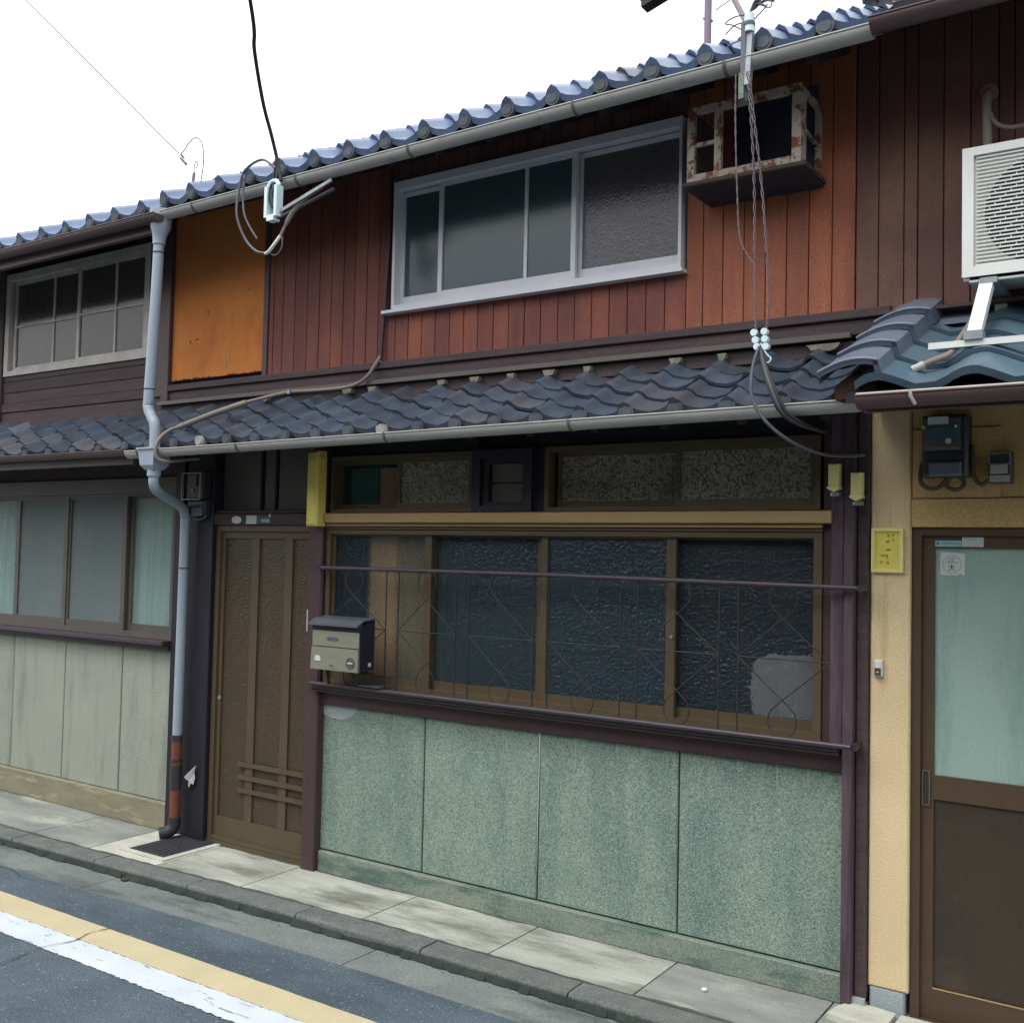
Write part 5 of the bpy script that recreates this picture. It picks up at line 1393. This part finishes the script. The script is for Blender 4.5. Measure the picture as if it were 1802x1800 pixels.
K2 = thing('thin_wire', (-4.9, -0.35, 3.7), 'thin slack wire with a curled end hooked to a small bracket at the roof corner', 'wire')
MB().tube(spline([(-9.3, -3.0, 8.7), (-7.2, -1.4, 6.30), (-5.8, -0.7, 4.82), (-5.05, -0.42, 4.06), (-4.985, -0.41, 4.02), (-4.93, -0.41, 4.06), (-4.87, -0.41, 4.085), (-4.815, -0.41, 4.05), (-4.79, -0.41, 3.96), (-4.785, -0.42, 3.86), (-4.785, -0.44, 3.76)], 7), 0.0032, 5).build('wire', 'pipe_black', K2)
MB().tube([(-4.99, -0.41, 3.99), (-4.94, -0.41, 3.945)], 0.008, 6).build('wire_splice', 'cable_grey', K2)
MB().tube([(-4.855, -0.44, 3.70), (-4.855, -0.42, 3.875)], 0.009, 6).build('hook_post', 'purple_steel', K2)
MB().tube(spline([(-4.855, -0.42, 3.875), (-4.855, -0.42, 3.92), (-4.84, -0.42, 3.94), (-4.825, -0.42, 3.92), (-4.84, -0.42, 3.90)], 4), 0.003, 5).build('hook', 'cable_grey', K2)

AN = thing('service_mast', (-1.51, -0.52, 3.6), 'grey steel service mast with tangled wire ends clamped to the upper gutter', 'mast')
MB().beam((-1.505, -0.535, 3.55), (-1.500, -0.52, 3.80), 0.026, 0.026, (1, 0, 0)).build('mast_post', 'steel', AN)
B(-1.530, -1.512, -0.545, -0.50, 3.58, 3.80, 'mast_plate', 'cable_grey', AN)
MB().tube([(-1.502, -0.53, 3.76), (-1.502, -0.53, 3.83)], 0.019, 12).build('insulator', 'insul', AN)
MB().tube([(-1.502, -0.53, 3.785), (-1.502, -0.53, 3.797)], 0.023, 12).build('insulator_skirt', 'cable_grey', AN)
B(-1.535, -1.515, -0.55, -0.51, 3.50, 3.60, 'mast_foot', 'base_con', AN)
random.seed(5)
for k in range(10):
    a0 = Vector((-1.50, -0.53, 3.84))
    ang_ = random.uniform(0.05, 1.1)
    l = random.uniform(0.05, 0.10)
    e_ = a0 + Vector((math.cos(ang_) * l, random.uniform(-.02, .02), math.sin(ang_) * l * 0.7))
    MB().tube(spline([a0, (a0 + e_) / 2 + Vector((0, 0, random.uniform(-.01, .02))), e_], 4), [0.004] * 9, 5).build('wire_end', 'cable_grey', AN)
for pp in ([(-1.50, -0.53, 3.83), (-1.56, -0.53, 3.835), (-1.60, -0.53, 3.82), (-1.57, -0.53, 3.805), (-1.53, -0.53, 3.775)],
           [(-1.53, -0.53, 3.805), (-1.565, -0.53, 3.80), (-1.60, -0.53, 3.775)],
           [(-1.49, -0.53, 3.80), (-1.45, -0.53, 3.83), (-1.43, -0.53, 3.85)],
           [(-1.45, -0.53, 3.87), (-1.415, -0.53, 3.855), (-1.42, -0.53, 3.835), (-1.44, -0.53, 3.84)],
           [(-1.50, -0.53, 3.74), (-1.56, -0.53, 3.735), (-1.59, -0.53, 3.725)],
           [(-1.46, -0.53, 3.86), (-1.40, -0.53, 3.90), (-1.30, -0.53, 3.95), (-1.18, -0.53, 3.985)]):
    MB().tube(spline(pp, 5), 0.003, 5).build('wire_end', 'cable_grey', AN)

TP = thing('antenna_pole', (-2.35, 1.0, 4.3), 'straight mauve steel pole rising behind the upper roof tiles', 'pole')
MB().tube([(-2.352, 1.0, 4.30), (-2.352, 1.0, 6.3)], 0.021, 10).build('pole_tube', 'purple_steel', TP)
for z, s in ((4.70, 1), (4.72, -1), (4.95, 1)): MB().disc((-2.352 + s * 0.022, 0.99, z), 0.006, 0.02, 8).build('pole_bolt', 'purple_steel', TP)
TA = thing('antenna', (-1.7, -0.1, 4.2), 'slanting mauve antenna boom with thin side rods leaning onto the service mast', 'antenna')
MB().tube([(-1.525, -0.50, 3.815), (-2.25, 0.2, 5.10)], 0.011, 8).build('boom', 'purple_steel', TA)
bd = Vector((-2.25 + 1.525, 0.7, 5.10 - 3.815))
for t_ in (0.13, 0.25, 0.4, 0.55):
    p = Vector((-1.525, -0.50, 3.815)) + bd * t_
    MB().tube([p + Vector((0.03, 0.0, 0.012)), p + Vector((-0.075, 0, -0.03))], 0.0025, 5).build('antenna_rod', 'purple_steel', TA)

K3 = thing('hanging_wires', (-1.47, -0.55, 2.55), 'thin twisted wires hanging before the upper boards to a knot of white insulators', 'wires')
random.seed(9)
def twist(pts, r, name, amp=0.004, m='cable_brown'):
    P = spline(pts, 16)
    out1, out2 = [], []
    for i, p in enumerate(P):
        t = i * 0.9
        o = Vector((math.cos(t), math.sin(t), 0)) * amp
        out1.append(p + o); out2.append(p - o)
    mb = MB().tube(out1, r, 5); mb.tube(out2, r, 5)
    mb.build(name, m, K3)
twist([(-1.503, -0.545, 3.60), (-1.480, -0.55, 3.38), (-1.466, -0.55, 3.12), (-1.462, -0.55, 2.88), (-1.455, -0.55, 2.64), (-1.445, -0.55, 2.58)], 0.0022, 'twisted_wire')
twist([(-1.497, -0.545, 3.60), (-1.475, -0.55, 3.44), (-1.44, -0.55, 3.17), (-1.418, -0.55, 2.93), (-1.405, -0.55, 2.70), (-1.412, -0.55, 2.60)], 0.0022, 'twisted_wire')
twist([(-1.548, -0.545, 3.60), (-1.545, -0.55, 3.40), (-1.535, -0.55, 3.15), (-1.52, -0.55, 2.96), (-1.47, -0.55, 2.86)], 0.0018, 'twisted_wire', 0.002)
for (dx, dz) in ((-0.022, 0.028), (0.018, 0.028), (-0.016, 0.0), (0.02, 0.0), (-0.010, -0.026), (0.024, -0.028)):
    MB().disc((-1.435 + dx, -0.565, 2.565 + dz), 0.013, 0.022, 12).build('insulator', 'insul', K3)
MB().tube(spline([(-1.43, -0.56, 2.55), (-1.415, -0.56, 2.52), (-1.40, -0.56, 2.50), (-1.39, -0.56, 2.49), (-1.40, -0.56, 2.475), (-1.415, -0.56, 2.482)], 5), 0.003, 6).build('wire_hook', 'insul', K3)
MB().tube(spline([(-1.435, -0.56, 2.54), (-1.452, -0.57, 2.48), (-1.458, -0.58, 2.40), (-1.448, -0.58, 2.33), (-1.40, -0.56, 2.25), (-1.33, -0.50, 2.185), (-1.26, -0.36, 2.15), (-1.20, -0.2, 2.155), (-1.19, -0.06, 2.17)], 8), 0.0065, 8).build('drop_cable', 'cable_grey', K3)
for k in range(3):
    MB().tube(spline([(-1.43, -0.56, 2.53), (-1.415 + k * 0.006, -0.575, 2.46), (-1.385 + k * 0.010, -0.585, 2.37), (-1.35 + k * 0.010, -0.57, 2.29), (-1.31 + k * 0.012, -0.50, 2.25), (-1.27, -0.3, 2.24)], 7), 0.007, 8).build('drop_cable', 'pipe_black' if k != 1 else 'cable_grey', K3)

OV = thing('overhead_bracket', (-1.65, -1.0, 3.75), 'end of a black steel bar overhead against the white sky at the top edge', 'steel bar')
MB().prism([(-1.718, 3.722), (-1.708, 3.716), (-1.707, 3.69), (-1.55, 3.735), (-1.30, 3.80), (-1.30, 3.85), (-1.60, 3.775)], -1.03, -0.98).build('bar', 'black_beam', OV)

# ------------------------------------------------------------------ GROUND OBJECTS
LD = thing('meter_lid', (-5.1, -0.19, 0.0), 'black rectangular meter lid set in pale mortar in front of the dark posts', 'lid')
mb = MB()
mb.add([(-5.262, -0.382, 0.010), (-4.955, -0.388, 0.010), (-4.955, -0.012, 0.013), (-5.255, -0.006, 0.013)], [(0, 1, 2, 3)])
mb.add([(-5.262, -0.382, 0.010), (-4.955, -0.388, 0.010), (-4.955, -0.388, 0.0), (-5.262, -0.382, 0.0)], [(3, 2, 1, 0)])
mb.build('lid_plate', 'lid', LD)
mb = MB()
for i in range(9):
    for j in range(11):
        x = -5.235 + i * 0.031; y = -0.355 + j * 0.031
        mb.box(x, x + 0.018, y, y + 0.008, 0.0115, 0.0145)
mb.build('lid_tread', 'lid', LD, kind='stuff')
frame2 = MB()
frame2.box(-5.30, -5.262, -0.43, 0.0, 0.002, 0.009); frame2.box(-4.955, -4.91, -0.43, 0.0, 0.002, 0.009); frame2.box(-5.262, -4.955, -0.43, -0.39, 0.002, 0.009)
frame2.build('mortar_frame', 'slab_light', LD)

PP = thing('paper_scrap', (-5.17, -0.06, 0.28), 'torn scrap of pale paper stuck low on the blackened post', 'paper')
mb = MB()
outl = [(-5.205, 0.372), (-5.095, 0.455), (-5.108, 0.425), (-5.118, 0.405), (-5.112, 0.375), (-5.12, 0.335), (-5.138, 0.345), (-5.15, 0.315), (-5.172, 0.32), (-5.168, 0.35), (-5.19, 0.362)]
mb.add([(a, -0.062 - 0.006 * math.sin(i * 1.3), b) for i, (a, b) in enumerate(outl)] + [(a, -0.0605 - 0.006 * math.sin(i * 1.3), b) for i, (a, b) in enumerate(outl)],
       [tuple(range(len(outl) - 1, -1, -1)), tuple(range(len(outl), 2 * len(outl)))])
mb.build('paper_sheet', 'paper', PP)

def lump(name, x, y, z, s, m, label, cat, seed, sq=(1, 1, .6)):
    random.seed(seed)
    mb = MB()
    v, f = [], []
    n, r_ = 9, 5
    for j in range(r_ + 1):
        ph = PI * j / r_
        for i in range(n):
            th = 2 * PI * i / n
            q = s * random.uniform(0.8, 1.15)
            v.append((x + q * math.sin(ph) * math.cos(th) * sq[0], y + q * math.sin(ph) * math.sin(th) * sq[1], z + s * sq[2] + q * math.cos(ph) * sq[2]))
    for j in range(r_):
        for i in range(n):
            f.append((j * n + i, (j + 1) * n + i, (j + 1) * n + (i + 1) % n, j * n + (i + 1) % n))
    mb.add(v, f)
    o = mb.build(name, m)
    o['label'] = label; o['category'] = cat
    return o
lump('pebble', -1.76, -0.23, 0.0, 0.013, 'insul', 'tiny white pebble on the grey pavement near the green panels', 'pebble', 4)
lump('dead_leaf', -4.93, -0.66, -0.05, 0.022, 'brown_leaf', 'dark withered leaf in the gutter below the kerb', 'leaf', 8, (1.2, .8, .3))
random.seed(21)
mb = MB()
for i in range(420):
    x = random.uniform(-6.5, -0.6)
    zone = random.random()
    if zone < 0.55: y, z = kerb_y(x) - abs(random.gauss(0, 0.05)) - 0.004, -0.050
    elif zone < 0.8: y, z = random.uniform(-0.45, -0.03), 0.001
    else: y, z = random.uniform(-1.1, -0.85), -0.044
    q = random.uniform(0.0015, 0.0045)
    a = random.random() * PI
    v = [(x + math.cos(a + k * PI / 2) * q * random.uniform(.7, 1.2), y + math.sin(a + k * PI / 2) * q, z) for k in range(4)] + [(x, y, z + q)]
    mb.add(v, [(0, 1, 4), (1, 2, 4), (2, 3, 4), (3, 0, 4)])
mb.build('grit', 'kerb', kind='stuff')
ST = thing('door_step', (-0.7, -0.15, 0.0), 'pale rough stone step in front of the glazed door on the right', 'step')
def slabpoly(pts, z0, z1, m, name, par):
    k = len(pts)
    v = [(a, b, z0) for a, b in pts] + [(a, b, z1) for a, b in pts]
    MB().add(v, [tuple(range(k - 1, -1, -1)), tuple(range(k, 2 * k))] + [(i, (i + 1) % k, k + (i + 1) % k, k + i) for i in range(k)]).build(name, m, par)
slabpoly([(-1.275, -0.20), (-1.19, -0.215), (-1.06, -0.19), (-1.055, -0.045), (-1.14, -0.030), (-1.225, -0.038), (-1.26, -0.10)], 0.004, 0.028, 'slab_light', 'step_stone', ST)
slabpoly([(-1.045, -0.20), (-0.5, -0.22), (0.5, -0.22), (0.5, -0.03), (-1.04, -0.03)], 0.004, 0.022, 'slab_light', 'step_stone', ST)

# ------------------------------------------------------------------ HOUSE ACROSS THE STREET (unseen but for its reflection in the glass; set close to deepen eave shade)
O = thing('opposite_house', (-4, -6.9, 0), 'brown plank house on the opposite side of the street, mirrored in the window glass', 'house')
B(-16, 6, -13, -6.9, 0.02, 4.6, 'house_body', 'opp_wall', O)
B(-11.4, -10.5, -6.9, -6.84, 0.02, 4.4, 'plaster_strip', 'opp_tan', O)
for x in (-14.5, -9.0, -6.0, -3.0, 0.5, 3.2):
    w = frame(MB(), x, x + 1.6, 0.9, 2.1, -6.88, -6.82, 0.06).build('window', 'brown_alu', O)
    B(x + 0.06, x + 1.54, -6.87, -6.85, 0.96, 2.04, 'pane', 'opp_glass', w)
MB().add([(-16.3, -6.25, 4.35), (6.3, -6.25, 4.35), (6.3, -9.5, 6.2), (-16.3, -9.5, 6.2), (-16.3, -6.25, 4.25), (6.3, -6.25, 4.25), (6.3, -9.5, 6.1), (-16.3, -9.5, 6.1)],
         [(0, 3, 2, 1)[::-1], (4, 5, 6, 7)[::-1], (0, 4, 5, 1), (2, 6, 7, 3), (0, 3, 7, 4), (1, 5, 6, 2)]).build('roof', 'tile', O)
